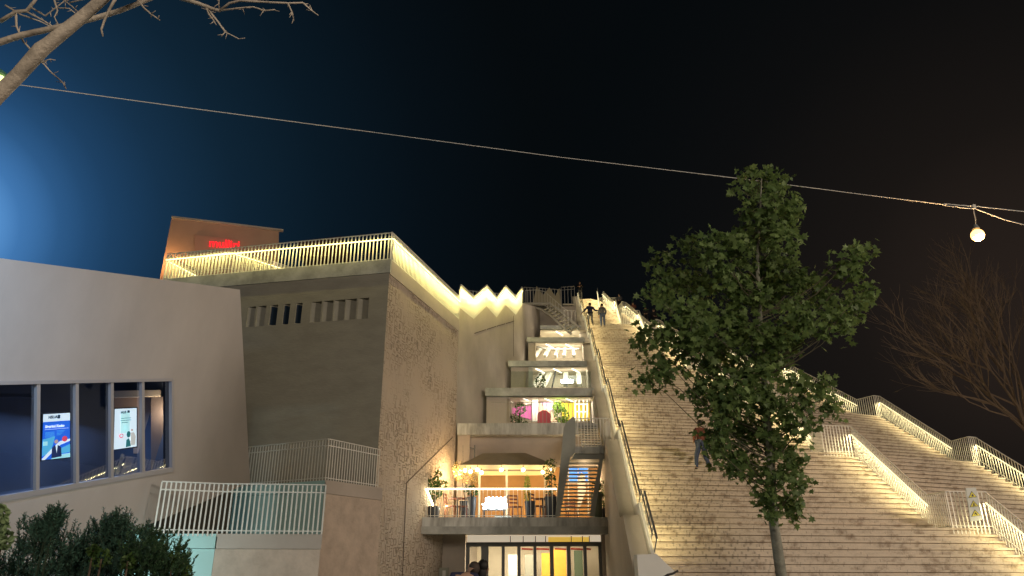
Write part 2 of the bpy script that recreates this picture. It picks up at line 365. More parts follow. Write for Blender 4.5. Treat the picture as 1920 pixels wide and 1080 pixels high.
def steps(A, B, nm, parent, extA=0, extB=0):
    mb = MB(); jn = MB(); NO = .008
    for i, (u, z) in enumerate(edges):
        un = edges[i + 1][0] if i + 1 < len(edges) else u + .5
        def pt(uu, zz, s):
            a = A(uu); b = B(uu); d = (b - a).normalized()
            p = a - d * extA if s == 0 else b + d * extB
            return Vector((p.x, p.y, zz))
        za = z - .191625
        mb.quad(pt(u, z, 0), pt(u, z, 1), pt(un, z, 1), pt(un, z, 0)) if i < len(edges) - 1 else None
        jit = random.uniform(-.004, .004)
        n0 = u - NO
        mb.quad(pt(n0, z + jit, 0), pt(n0, z + jit, 1), pt(u, z, 1), pt(u, z, 0))
        mb.quad(pt(n0, z - .055, 0), pt(n0, z - .055, 1), pt(n0, z + jit, 1), pt(n0, z + jit, 0))
        mb.quad(pt(u, z - .055, 0), pt(u, z - .055, 1), pt(n0, z - .055, 1), pt(n0, z - .055, 0))
        jh = .074 + random.uniform(-.008, .008)
        jn.quad(pt(u, z - jh, 0), pt(u, z - jh, 1), pt(u, z - .055, 1), pt(u, z - .055, 0))
        mb.quad(pt(u, za, 0), pt(u, za, 1), pt(u, z - jh, 1), pt(u, z - jh, 0))
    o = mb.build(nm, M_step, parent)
    jn.build('mortar_joint', mat('mortar', (.30, .24, .18), .9, .5, 2.), o)
    return o
stair = empty('stone_staircase', (8, 18, 0), 'huge pale stone staircase climbing the sloping side of the building, worn and stained', 'staircase')
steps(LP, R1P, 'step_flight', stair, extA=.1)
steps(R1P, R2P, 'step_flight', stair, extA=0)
# top platform and right flank
zt = ZN(7)
a, b, c_ = LP(7), R1P(7), R2P(7)
mb = MB()
us = [-.95 + .25 * i for i in range(33)]
for u0, u1 in zip(us[:-1], us[1:]):
    u1 = min(u1, 7)
    p, q = R2P(u0), R2P(u1)
    mb.quad((p.x + .05, p.y, 0), (q.x + .05, q.y, 0), (q.x + .05, q.y, zline(u1)), (p.x + .05, p.y, zline(u0)))
mb.build('flank_wall', M_plaster, stair)

# left parapet of the staircase
def off(pfun, u, o):
    t = (pfun(min(7, u + .05)) - pfun(max(-1, u - .05))).normalized(); n = Vector((t.y, -t.x, 0))
    return pfun(u) + n * o
pl = [u for n in range(0, 7) for u in (n, n + LAND)] + [7]
pl = [-.42, -.25] + [u for u in pl]
para = MB()
def strip(mb, us, o0, o1, zf0, zf1):
    """prismatic strip between offsets o0,o1 and heights zf0..zf1 above the stair line"""
    ring = []
    for u in us:
        A = off(LP, u, o0); B = off(LP, u, o1)
        ring.append([Vector((A.x, A.y, zf0(u))), Vector((B.x, B.y, zf0(u))), Vector((B.x, B.y, zf1(u))), Vector((A.x, A.y, zf1(u)))])
    for r0, r1 in zip(ring[:-1], ring[1:]):
        for k in range(4):
            k2 = (k + 1) % 4
            mb.quad(r0[k], r0[k2], r1[k2], r1[k])
    mb.quad(*ring[0]); mb.quad(*ring[-1][::-1])
strip(para, pl, -.62, -.16, lambda u: 0, lambda u: zline(u) + .28)
para.build('parapet_wall', M_plaster, stair)
ups = MB(); strip(ups, pl, -.158, -.07, lambda u: zline(u) - .3, lambda u: zline(u) + .62)
ups.build('parapet_upstand', M_white, stair)
# front end block of the parapet
e0 = off(LP, -.42, -.62); e1 = off(LP, -.42, .22); e1b = off(LP, -.42, -.07)
zf = zline(-.42)
MB().prism([(e0.x, e0.y - .002, .0), (e1.x, e1.y - .002, .0), (e1.x, e1.y - .002, 1.62), (e1b.x - .1, e1b.y - .002, 2.0), (e0.x, e0.y - .002, 1.98)], (0, -.55, 0)).build('end_block', M_white, stair)

# handrail with LED on the left parapet
lr = empty('stair_handrail', (4.5, 38, 8), 'dark handrail with light strip running up the left parapet of the stone staircase', 'handrail')
hb = MB()
for n in range(-1, 7):
    u0, u1 = (n + LAND, n + 1) if n >= 0 else (-.35, 0)
    A = off(LP, u0, .02); B = off(LP, u1, .02); A.z = zline(u0) + .92; B.z = zline(u1) + .92
    hb.bar(A, B, .05, .05)
    hb.bar(A + Vector((-.1, 0, .06)), B + Vector((-.1, 0, .06)), .03, .02)
    k = 5
    for i in range(k):
        f = i / (k - 1); p = A.lerp(B, f); hb.bar(p, p + Vector((-.1, 0, -.4)), .03, .03)
    MB().bar(A + Vector((.0, 0, -.045)), B + Vector((.0, 0, -.045)), .03, .02).build('led_strip', M_led, lr)
    L = B - A; m_ = (A + B) / 2 + Vector((.05, 0, -.10))
    dz = Vector((.75, 0, -1)); l = area('led_light', m_, m_ + dz, .05, L.length * .98, 13 * L.length, (1, .81, .37))
    z = -dz; y = L.normalized(); z = (z - y * z.dot(y)).normalized(); x = y.cross(z); l.rotation_euler = Matrix((x, y, z)).transposed().to_euler()
    # outer strip washing the upstand and ledge
    A2 = off(LP, u0, -.3); B2 = off(LP, u1, -.3); A2.z = zline(u0) + .75; B2.z = zline(u1) + .75
    m2 = (A2 + B2) / 2; dz = Vector((.5, 0, -1)); L = B2 - A2
    l = area('led_light', m2, m2 + dz, .04, L.length * .98, 1.0 * L.length, (1, .84, .5))
    z = -dz; y = L.normalized(); z = (z - y * z.dot(y)).normalized(); x = y.cross(z); l.rotation_euler = Matrix((x, y, z)).transposed().to_euler()
hb.build('handrail', M_frame, lr)

def stair_rail(PF, dirf, nlist, name, label, o, lamp, lside):
    path = []; leds = []
    for n in nlist:                                            # from the top down
        for u, oo in ((n + 1, o), (n + LAND, -o * .62), (n, -o)):
            p = PF(u); d = dirf(u); q = p + d * oo; q.z = zline(u) if u < 7 else ZN(7)
            if u == n + 1: leds.append(len(path))
            path.append(q)
    return railing(name, path, label, led=leds, side=lside, lamp=lamp, sp=.125, drop=.16, bw=.036, led_h=.70, lamp_col=(1, .83, .42), tilt=.25, lk=.75, out=.13)
d1 = lambda u: (R1P(u) - LP(u)).normalized()
d2 = lambda u: (R2P(u) - R1P(u)).normalized()
stair_rail(R1P, d1, list(range(6, -2, -1)), 'stair_railing', 'glowing metal railing zigzagging down the middle of the stone staircase', .65, 17, 1)
stair_rail(R2P, d2, list(range(6, -2, -1)), 'stair_railing', 'glowing metal railing along the far right edge of the stone staircase', .22, 13, 1)

# ---- the hall
CX, CY = -4.35, 24.3; ZR = 12.0
A_ = (CX, CY); B_ = (-2.36, 31.0)
Lc = PZ(305, 525, ZR)                                          # far left corner of the roof terrace
L_ = (Lc.x, Lc.y)
hall = empty('pyramid_hall', (0, 30, 0), 'big stepped concrete hall with carved walls, open floors and a glowing roof terrace', 'building')

# left facade with ten slot windows
fd = Vector((L_[0] - CX, L_[1] - CY, 0)); flen = fd.length; fd.normalize(); fn = Vector((fd.y, -fd.x, 0))
if fn.y > 0: fn = -fn                                          # outward
def Fp(u, z, o=0): p = Vector((CX, CY, 0)) + fd * u + fn * o; return Vector((p.x, p.y, z))
def uF(px, py): q = PV(px, py, A_, L_); return (Vector((q.x - CX, q.y - CY, 0)).dot(fd), q.z)
slots = []
for (x0, x1) in [(672, 692), (649, 669), (627, 647), (606, 625), (584, 603), (555, 567), (532, 544), (507, 521), (482, 499), (465, 479)]:
    ym = 585 + (640 - (x0 + x1) / 2) * .10
    ua, z1 = uF(x1, ym - 20); ub, _ = uF(x0, ym - 20); _, z0 = uF(x1, ym + 20)
    slots.append((ua, ub))
zw0 = uF(690, 597)[1]; zw1 = uF(690, 558)[1]
mb = MB()
mb.quad(Fp(0, 0), Fp(flen, 0), Fp(flen, zw0), Fp(0, zw0)); mb.quad(Fp(0, zw1), Fp(flen, zw1), Fp(flen, ZR - .5), Fp(0, ZR - .5))
u = 0
for (ua, ub) in slots:
    mb.quad(Fp(u, zw0), Fp(ua, zw0), Fp(ua, zw1), Fp(u, zw1)); u = ub
mb.quad(Fp(u, zw0), Fp(flen, zw0), Fp(flen, zw1), Fp(u, zw1))
mb.build('facade_wall', M_grey, hall)
M_pane = mat('dark_pane', (.02, .035, .06), .12, spec=.8)
for k, (ua, ub) in enumerate(slots):
    # niche with a splayed jamb
    n_ = MB(); D = -.35
    n_.quad(Fp(ua, zw0), Fp(ub, zw0), Fp(ub, zw0, D), Fp(ua, zw0, D)); n_.quad(Fp(ua, zw1), Fp(ub, zw1), Fp(ub, zw1, D), Fp(ua, zw1, D))
    n_.quad(Fp(ua, zw0), Fp(ua, zw0, D), Fp(ua, zw1, D), Fp(ua, zw1)); n_.quad(Fp(ub, zw0), Fp(ub, zw0, D * .1), Fp(ub, zw1, D * .1), Fp(ub, zw1))
    n_.quad(Fp(ua, zw0, D), Fp(ub, zw0, D * .1), Fp(ub, zw1, D * .1), Fp(ua, zw1, D))
    wn = n_.build('window_niche', M_grey, hall)
    if k in (5, 6, 7):
        um = ua + (ub - ua) * .1; ue = ua + (ub - ua) * .9
        f0 = lambda u_: D * (1 - .9 * (u_ - ua) / (ub - ua)) + .03
        MB().quad(Fp(um, zw0 + .04, f0(um)), Fp(ue, zw0 + .04, f0(ue)), Fp(ue, zw1 - .04, f0(ue)), Fp(um, zw1 - .04, f0(um))).build('pane', M_pane, wn)
# parapet band along the roof edge
MB().prism([Fp(-.05, ZR - .5, .06), Fp(flen, ZR - .5, .06), Fp(flen, ZR - .5, -.5), Fp(-.05, ZR - .5, -.5)], (0, 0, .5)).build('roof_edge', M_conc, hall)

# carved right-hand wall and its continuation
def Ap(y): return Vector((CX + (B_[0] - CX) * (y - CY) / (B_[1] - CY), y, 0))
MB().prism([(CX, CY, 0), (B_[0], B_[1], 0), (B_[0] - .6, B_[1], 0), (CX - .55, CY + .3, 0)], (0, 0, ZR - .55)).build('carved_wall', M_relief, hall)
MB().prism([(CX + .04, CY - .03, ZR - .545), (B_[0] + .04, B_[1], ZR - .545), (B_[0] - .6, B_[1], ZR - .545), (CX - .5, CY + .3, ZR - .545)], (0, 0, .545)).build('wall_cap', M_plaster, hall)
# the wall that steps up to the back, railing follows it
zz = [(848, 587, 31.0), (863, 573, 32.3), (888, 594, 34.0), (912, 570, 35.8), (931, 591, 37.5), (948, 568, 39.0), (967, 587, 41.0), (979, 568, 42.4)]
zp = [PY(*t) for t in zz]
zp[0] = Vector((B_[0], B_[1] + .001, zp[0].z))
mb = MB()
for p, q in zip(zp[:-1], zp[1:]):
    zb = 0
    mb.quad((p.x, p.y, zb), (q.x, q.y, zb), q, p)
    o = Vector((-.5, .2, 0)); mb.quad(p, q, q + o, p + o)
W0 = zp[-1]
W1 = PY(1012, 590, 50.0); 
# upper tail of the wall to the right of the zigzag, open below for the floors
W1u = Vector((W1.x, W1.y, W1.z)); 
mb.quad((W0.x, W0.y, 0), (W1.x, W1.y, 0), (W1.x, W1.y, PY(1012, 577, 50).z), W0)
mb.quad((W0.x, W0.y, 0), (W0.x + .25, W0.y + .9, 0), (W0.x + .25, W0.y + .9, 12.3), (W0.x, W0.y, 12.3))
mb.build('stepped_wall', M_plaster, hall)
# joints in the wall panels
jm = mat('joint_dark', (.10, .08, .06), .9)
def joint(a, b, wd=.035):
    MB().bar(a, b, .012, wd, up=Vector((0, 0, 1))).build('panel_joint', jm, hall)
def onA(px, py): return PV(px, py, A_, B_) + Vector((.012, -.004, 0))
joint(onA(735, 500), onA(843, 600)); joint(onA(762, 905), onA(848, 820)); joint(onA(762, 905), onA(754, 1080))
def onB(i, px, py): p = PV(px, py, zp[i][:2], zp[i + 1][:2]); return p + (EYE - p).normalized() * .03
joint(onB(1, 884, 626), onB(2, 884.5, 626) ) if False else None
joint(onB(2, 890, 625), onB(2, 911, 618)); joint(onB(3, 913, 617.5), onB(3, 930, 612)); joint(onB(4, 932, 611.5), onB(4, 947, 607)); joint(onB(5, 949, 606.5), onB(5, 964, 602))
joint(onB(5, 963, 592), onB(5, 963, 668), .03)

# roof terrace floor and deck behind
mb = MB()
mb.prism([(CX - .55, CY + .5, ZR - .3), (B_[0] - .6, B_[1], ZR - .3), (B_[0] - .6, 46, ZR - .3), (Lc.x - 2, 46, ZR - .3), (Lc.x, Lc.y + .4, ZR - .3)], (0, 0, .28))
mb.build('roof_deck', M_conc, hall)

# roof railings
railing('roof_railing', [Fp(flen, ZR, -.03), Fp(-.03, ZR, -.03)], 'long glowing white railing along the left edge of the roof terrace', led='all', side=1, lamp=22, sp=.145, h=1.08, group='glowing roof railings')
railing('roof_railing', [(CX, CY - .02, ZR), (B_[0], B_[1], ZR)], 'glowing yellow railing above the carved wall, from the roof corner to the zigzag', led='all', side=1, lamp=42, sp=.12, bw=.065, h=1.08, group='glowing roof railings')
railing('roof_railing', [Vector(p) for p in zp], 'bright zigzag railing stepping up the roof edge between the carved wall and the staircase', led='all', side=1, lamp=48, sp=.1, bw=.075, h=1.05, group='glowing roof railings')
Lb = PZ(392, 527, ZR)
railing('roof_railing', [Fp(flen, ZR, -.1), (Lc.x + 2.2, Lc.y + 7, ZR)], 'short glowing railing running back from the far left corner of the roof terrace', led='all', side=1, lamp=20, sp=.17, group='glowing roof railings')
q0 = P(346, 513, 36); q1 = P(428, 505, 33); q2 = P(556, 537, 43)
railing('roof_railing', [q0, q1, q2], 'inner glowing railing with a peak below the red lettering', led='all', side=1, lamp=20, sp=.17, group='glowing roof railings')
railing('roof_railing', [PY(862, 572, 44), PY(905, 577, 44), PY(960, 580, 46), PY(978, 580, 47)], 'dim railing on the roof seen behind the zigzag railing', sp=.2, group='glowing roof railings')

# rooftop kiosk with red letters
k0 = P(322, 408, 42); k1 = P(523, 432, 44)
kb0 = P(300, 520, 41.5); kb1 = PPL(521, 545, k0, (kb0 - k0).cross(k1 - k0))
kn = (kb0 - k0).cross(k1 - k0).normalized()
if kn.y > 0: kn = -kn
kiosk = empty('rooftop_pavilion', (kb0 + kb1) / 2, 'leaning orange lit box on the roof terrace behind the glowing railing', 'building')
kb0 = k0 + (kb0 - k0) * ((k0.z - ZR) / (k0.z - kb0.z)); kb1 = k1 + (kb1 - k1) * ((k1.z - ZR) / (k1.z - kb1.z))
MB().prism([k0, k1, kb1, kb0], -kn * 5).build('wall', mat('orange_lit_plaster', (.40, .27, .20), .8, .12, .6), kiosk)  # orange of the light falling here is put into the wall colour
MB().bar(k0 + kn * .05, k1 + kn * .05 + (k1 - k0).normalized() * .25, .25, .1).build('roof_edge', M_plaster, kiosk)
def onK(px, py, o=.05): return PPL(px, py, k0 + kn * o, kn)
MB().prism([onK(365, 440), onK(446, 449), onK(446, 474), onK(365, 500)], kn * .06).build('opening', mat('kiosk_opening', (.36, .22, .17), .7), kiosk)
def text_mesh(body, size, mt, name, parent, origin, xdir, ydir, ext=.03, align='LEFT', bold=0.):
    cu = bpy.data.curves.new('t', 'FONT'); cu.body = body; cu.size = size; cu.extrude = ext; cu.align_x = align; cu.offset = bold
    to = bpy.data.objects.new('t', cu); COL.objects.link(to)
    dg = bpy.context.evaluated_depsgraph_get(); me = bpy.data.meshes.new_from_object(to.evaluated_get(dg))
    bpy.data.objects.remove(to)
    x = Vector(xdir).normalized(); y = (Vector(ydir) - x * x.dot(Vector(ydir))).normalized(); z = x.cross(y)
    base = wloc(parent) if parent else Vector()
    for v in me.vertices: v.co = Vector(origin) + x * v.co.x + y * v.co.y + z * v.co.z - base
    me.materials.clear(); me.materials.append(mt)
    o = bpy.data.objects.new(name, me); COL.objects.link(o); o.parent = parent
    return o
M_red = mat('red_neon', (.6, .02, .03), .5, emit=(1, .01, .02), es=1.3)
s0, s1 = onK(391, 462, .16), onK(442, 466, .16)
text_mesh('mulliri', .66, M_red, 'lettering', kiosk, s0, s1 - s0, k0 - kb0, .03, bold=.012)
point('kiosk_light', P(312, 492, 41.0) , 75, (1, .5, .16), .1)
area('kiosk_light', P(420, 486, 38), P(420, 440, 42), 6, 1, 45, (1, .70, .52))
point('sign_glow', onK(418, 462, .9), 7, (1, .05, .05), .2)
# low dark red rooftop beyond
MB().prism([P(560, 452, 60), P(640, 443, 60), P(650, 480, 60), P(560, 480, 60)], (0, 3, 0)).build('roof_block', mat('dim_red', (.12, .045, .035), .9), hall)

# floors of the open side
def parX(y): return off(LP, (y - 21.5) / 5.76, -.62).x
SL = [(785, 28.0, 3.132, 3.45, .45), (857, 31.0, 6.95, 7.42, .4), (910, 35.0, 9.50, 9.88, .3), (953, 38.8, 11.98, 12.28, .3), (988, 43.0, 14.63, 14.90, .3), (1013, 47.0, 16.72, 16.97, .3)]
slabs = []
for i, (px, Y, z0, z1, th) in enumerate(SL):
    q = PY(px, 800, Y); fwd = Y * CP + (z0 - 1.6) * SP; x0 = (px - 960) / FPX * fwd
    x1 = parX(Y) + .1
    if i == 0: x0 = Ap(28).x - .02
    yb = SL[i + 1][1] + 5 if i + 1 < len(SL) else Y + 5
    MB().prism([(x0, Y, z0), (x1, Y, z0), (parX(yb) + .1, yb, z0), (x0 + (1.5 if i else .6), yb, z0)], (0, 0, z1 - z0)).build('floor_slab', M_slab if i < 2 else M_conc, hall)
    slabs.append((x0, x1, Y, z0, z1))
# lower lip beam under the cafe terrace
MB().box(((slabs[0][0] + slabs[0][1]) / 2 + .0, 28.25, 3.0), (slabs[0][1] - slabs[0][0] + .12, .6, .26)).build('beam', M_conc, hall)
# ceiling strip lights below each slab
for i, (n_, xs) in enumerate([(0, []), (0, []), (4, [(946, 738), (985, 735), (1025, 733), (1065, 731)]), (4, [(975, 685), (1007, 683), (1040, 681), (1075, 680)]), (2, [(1025, 640), (1062, 638)]), (1, [(1043, 615)])]):
    for (px, py) in xs:
        z = SL[i][2] - .06; Y = SL[i][1] + .35
        f = Y * CP + (z - 1.6) * SP; x = (px + 8 - 960) / FPX * f
        MB().bar((x - .3, Y, z), (x + .2, Y + .9, z), .06, .04).build('ceiling_light', mat('led_soft', (.9, .9, .9), .5, emit=(1, .9, .7), es=1.6), hall)

# back rooms of floors 2..5 (deep cream spaces with rib beams)
def room(zf, zc, Y0, Y1, x0, x1, mw, name='room_wall'):
    m_ = MB(); xr = parX(Y1)
    m_.quad((x0, Y1, zf), (x1, Y1, zf), (x1, Y1, zc), (x0, Y1, zc))
    m_.quad((x0 - .02, Y0, zf), (x0, Y1, zf), (x0, Y1, zc), (x0 - .02, Y0, zc))
    m_.quad((x0, Y0, zc - .01), (x1, Y0, zc - .01), (x1, Y1, zc - .01), (x0, Y1, zc - .01))
    return m_.build(name, mw, hall)
room(7.42, 9.45, 35.1, 36.6, PY(957, 760, 36.5).x, 4.6, M_ceil)
room(9.92, 11.95, 38.9, 40.6, PY(986, 705, 40.4).x, 4.8, M_ceil)
room(12.32, 14.6, 43.1, 44.8, PY(1003, 660, 44.6).x, 5.0, M_ceil)
room(14.95, 16.7, 47.1, 48.8, PY(1012, 625, 48.6).x, 5.3, M_ceil)
area('room_light', (2.3, 35.2, 9.3), (2.3, 36.2, 7.6), 3, .3, 85, (1, .90, .74))
area('room_light', (3.0, 39.0, 11.8), (3.0, 40.2, 10), 3, .3, 85, (1, .86, .64))
area('room_light', (3.3, 43.2, 14.4), (3.2, 44.4, 12.8), 3, .3, 95, (1, .86, .62))
area('room_light', (3.4, 47.2, 16.5), (3.4, 48.4, 15), 2, .3, 60, (1, .88, .62))
for (px, Yg, zg, en) in ((935, 32.6, 9.0, 12), (975, 36.8, 11.4, 12), (1003, 41.3, 14.2, 10), (1050, 44.6, 17.9, 55)):
    point('gallery_fill', (PY(px, 700, Yg).x, Yg, zg), en, (1, .84, .62), .2)  # added fill lights without fixtures, brighten the stepped wall and curved stairs
for (xa, xb, Yp, za, zb) in ((913, 958, 35.3, 7.42, 9.49), (958, 991, 39.05, 9.89, 11.97), (991, 1005, 43.25, 12.29, 14.62)):
    MB().quad((PY(xa, 700, Yp).x, Yp, za), (PY(xb, 700, Yp).x, Yp, za), (PY(xb, 700, Yp).x, Yp, zb), (PY(xa, 700, Yp).x, Yp, zb)).build('side_panel', M_plaster, hall)
# ribs, curved bulkhead and openings of floors 4 and 5
for (xa, ya, xb, yb) in [(1000, 725, 1022, 690), (1018, 725, 1036, 690), (1060, 722, 1062, 690), (1086, 722, 1084, 690)]:
    MB().bar(PY(xa, ya, 39.6), PY(xb, yb, 40.3), .25, .2).build('rib_beam', M_white, hall)
for (xa, ya, xb, yb) in [(1003, 668, 1016, 650), (1022, 668, 1032, 648), (1042, 668, 1048, 648), (1058, 668, 1060, 648), (1076, 668, 1074, 648)]:
    MB().bar(PY(xa, ya, 43.6), PY(xb, yb, 44.4), .16, .2).build('rib_beam', M_white, hall)

MB().bar(PY(1035, 727, 39.2), PY(1043, 690, 39.6), .06, .06).build('brace', M_dark, hall)
MB().tube([PY(1006, 650, 43.6), PY(1020, 653, 43.5), PY(1045, 655, 43.5), PY(1085, 654, 43.5)], .05, 6).build('pipe', M_frame, hall)
MB().prism([PY(1064, 705, 39.8), PY(1081, 705, 39.8), PY(1081, 716, 39.8), PY(1064, 716, 39.8)], (0, -.1, 0)).build('vent_panel', M_frame, hall)
MB().prism([PY(991, 688, 38.95), PY(999, 688, 38.95), PY(999, 728, 38.95), PY(991, 728, 38.95)], (0, .4, 0)).build('column', M_conc, hall)
# bright floodlight on floor 3 edge
fl_ = empty('floodlight', PY(1063, 722, 36), 'blazing white floodlight standing on the slab edge of the middle open floor', 'lamp')
c = PY(1063, 716, 36)
MB().box(c, (.62, .2, .18)).build('housing', M_frame, fl_)
MB().box(c + Vector((0, -.13, 0)), (.58, .05, .15)).build('lens', mat('flood_lens', (1, 1, 1), .5, emit=(1, .95, .86), es=45), fl_)
MB().bar(c, c + Vector((0, 0, -.25)), .06, .06).build('bracket', M_dark, fl_)

# floor 2 interior: pink, white, green, yellow
def wallpiece(name, pts, Y, col, mname, th=.15, em=0):
    mm = mat(mname, col, .7, .1, 2.)
    return MB().prism([PY(x, y, Y) for x, y in pts], (0, th, 0)).build(name, mm, hall)
wallpiece('painted_panel', [(1052, 741), (1106, 741), (1106, 788), (1052, 788)], 36.3, (.72, .52, .05), 'yellow_paint')
wallpiece('painted_panel', [(1008, 741), (1038, 741), (1038, 765), (1008, 788)], 36.15, (.72, .55, .82), 'lilac_paint')
wallpiece('painted_panel', [(1010, 752), (1052, 790), (1010, 790)], 35.95, (.62, .42, .30), 'tan_paint')
wallpiece('painted_panel', [(960, 765), (997, 760), (997, 787), (960, 775)], 36.0, (.80, .20, .55), 'magenta_paint')
wallpiece('column', [(998, 741), (1009, 741), (1009, 790), (998, 790)], 35.6, (.50, .48, .42), 'column_paint')
wallpiece('partition', [(958, 740), (996, 741), (996, 757), (986, 759), (972, 748)], 35.75, (.75, .68, .56), 'partition_paint')
wd = MB()
for x in (1079, 1086, 1094, 1101): wd.bar(PY(x, 790, 35.8), PY(x, 748 - (x - 1079) * .25, 35.8), .07, .05)
for y in (758, 772): wd.bar(PY(1079, y, 35.8), PY(1101, y, 35.8), .04, .04)
wd.bar(PY(1079, 750, 35.8), PY(1102, 742, 35.8), .05, .08)
wd.build('window_frame', M_white, hall)
sofa = empty('lounge_chair', PY(1020, 795, 34.5), 'red pink rounded lounge chair behind the railing of the second open floor', 'chair')
c = PY(1020, 783, 34.5); MB().ball(c + Vector((0, .1, .12)), (.30, .2, .26)).build('backrest', mat('pink_fabric', (.75, .15, .2), .8), sofa, True)
MB().box(c + Vector((0, -.2, -.12)), (.6, .5, .5)).build('seat', mat('pink_fabric', (.75, .15, .2)), sofa)

def leaves(mb, c, r, n, size, flat=1., rnd=random, up=0.):
    """n small pointed leaves in an ellipsoid shell"""
    r = r if isinstance(r, (tuple, list)) else (r, r, r)
    for _ in range(n):
        while True:
            d = Vector((rnd.uniform(-1, 1), rnd.uniform(-1, 1), rnd.uniform(-1, 1)))
            if .05 < d.length < 1: break
        d = d.normalized() * (d.length ** .5)
        p = Vector(c) + Vector((d.x * r[0], d.y * r[1], d.z * r[2]))
        ax = Vector((rnd.gauss(0, 1), rnd.gauss(0, 1), rnd.gauss(0, 1) + up)).normalized()
        sd = ax.cross(Vector((rnd.gauss(0, 1), rnd.gauss(0, 1), rnd.gauss(0, 1)))).normalized()
        s = size * rnd.uniform(.6, 1.3)
        mb.add([p - ax * s * .5, p + sd * s * .28, p + ax * s * .6, p - sd * s * .28], [[0, 1, 2, 3]])
    return mb
def potted(name, label, base, pot_r, pot_h, crown, mt_leaf, mt_pot, size=.09, group=None, stem=True):
    root = empty(name, base, label, 'plant', group)
    MB().lathe(base, [(pot_r * .75, 0), (pot_r, pot_h * .9), (pot_r * 1.06, pot_h), (pot_r * .9, pot_h), (pot_r * .9, pot_h - .03)]).build('pot', mt_pot, root)
    lb = MB(); sb = MB()
    for (dx, dy, dz, r, n) in crown:
        leaves(lb, Vector(base) + Vector((dx, dy, dz)), r, n, size)
        sb.tube([Vector(base) + Vector((0, 0, pot_h - .05)), Vector(base) + Vector((dx * .5, dy * .5, (pot_h + dz) * .5)), Vector(base) + Vector((dx, dy, dz))], [.02, .015, .008], 5)
    lb.build('foliage', mt_leaf, root); sb.build('stem', M_bark2, root)
    return root
M_pot = mat('dark_pot', (.03, .035, .05), .5)
M_potg = mat('green_pot', (.10, .13, .10), .6)
potted('potted_plant', 'bushy green plant against the yellow wall of the second open floor', Vector((PY(1054, 800, 35.3).x, 35.3, 7.42)), .25, .3, [(0, 0, 1.2, .38, 240), (-.15, 0, 1.6, .3, 160), (.15, 0, .8, .3, 120)], leaf_mat('lit_leaf', (.10, .22, .03), (.30, .45, .06)), M_potg, .13)
potted('potted_plant', 'low leafy plant at the left end of the second open floor', Vector((PY(968, 800, 35.3).x, 35.3, 7.42)), .2, .3, [(0, 0, 1.0, .28, 120), (.2, 0, 1.5, .28, 110), (.3, 0, .8, .25, 80)], M_plant, M_potg, .12)
potted('potted_plant', 'small leafy plant on the slab of the third open floor', Vector((PY(1014, 728, 38).x, 38, 9.92)), .18, .3, [(0, 0, 1.0, (.28, .28, .45), 140)], M_plant, M_potg, .13)

# railings on the open floors
x0, x1, Y, z0, z1 = slabs[1]
railing('gallery_railing', [(PY(920, 790, 31.3).x, 31.3, z1), (parX(31) - .1, 31.3, z1)], 'thin pale railing along the edge of the second open floor', sp=.16, h=.95, drop=0, bw=.02, mt=M_raildk)
gr = empty('glass_balustrade', (1.5, 35.2, 9.92), 'clear glass balustrade along the slab of the third open floor', 'railing')
MB().box(((PY(958, 720, 35.2).x + parX(35)) / 2, 35.2, 10.35), (parX(35) - PY(958, 720, 35.2).x, .02, .8)).build('glass_panel', glass_mat('bal_glass', (.85, .9, .88), .08, 1), gr)

# cafe level -------------------------------------------------
YB = 32.6
def cafe(pts, Y, mt, name, th=.2): return MB().prism([PY(x, y, Y) for x, y in pts], (0, th, 0)).build(name, mt, hall)
# solid band under slab two, pier, back wall

MB().box(((slabs[1][0] + parX(32)) / 2, 31.75, 6.35), (parX(32) - slabs[1][0], .5, 1.2)).build('bulkhead', M_plaster, hall)
MB().box((slabs[1][0] + .28, 31.6, 5.2), (.5, .9, 3.5)).build('pier', M_plaster, hall)
MB().quad((B_[0] - .3, YB, 3.45), (parX(YB) + .1, YB, 3.45), (parX(YB) + .1, YB, 6.95), (B_[0] - .3, YB, 6.95)).build('cafe_back_wall', M_ochre, hall)
MB().bar(PY(868, 862, 31.9), PY(1062, 858, 31.9), .1, .12).build('lintel', M_white, hall)
for xp in (868, 890): MB().bar(PY(xp, 835, 31.2), PY(xp, 900, 31.2), .06, .1).build('window_frame', M_frame, hall)
MB().bar(PY(868, 836, 31.2), PY(890, 842, 31.2), .05, .05).build('window_frame', M_frame, hall)
# tall glazed door with blue lit panel at the back right
MB().prism([PY(1066, 860, YB - .1), PY(1102, 860, YB - .1), PY(1102, 905, YB - .1), PY(1066, 905, YB - .1)], (0, .05, 0)).build('blue_panel', mat('blue_lit', (.1, .3, .7), .5, emit=(.05, .28, .9), es=.9), hall)
dm = MB()
for xp in (1066, 1084, 1103): dm.bar(PY(xp, 858, YB - .15), PY(xp, 968, YB - .15), .05, .05)
for yp in (858, 870, 905, 938): dm.bar(PY(1064, yp, YB - .16), PY(1105, yp, YB - .16), .05, .05)
dm.build('door_frame', M_white, hall)
MB().prism([PY(1090, 885, YB - .25), PY(1097, 892, YB - .25), PY(1099, 920, YB - .25), PY(1088, 950, YB - .25), PY(1084, 950, YB - .25), PY(1085, 895, YB - .25)], (0, .04, 0)).build('white_panel', M_white, hall)
point('cafe_light', (-2.1, 29.6, 5.2), 170, (1, .62, .26), .15)
point('cafe_light', (-.4, 30.2, 4.7), 60, (1, .66, .3), .15)
point('cafe_light', (1.2, 30.2, 4.7), 60, (1, .66, .3), .15)
point('cafe_light', (3.0, 31.2, 5.0), 60, (1, .70, .38), .15)
point('cafe_light', (-2.45, 28.7, 3.9), 55, (1, .85, .55), .1)

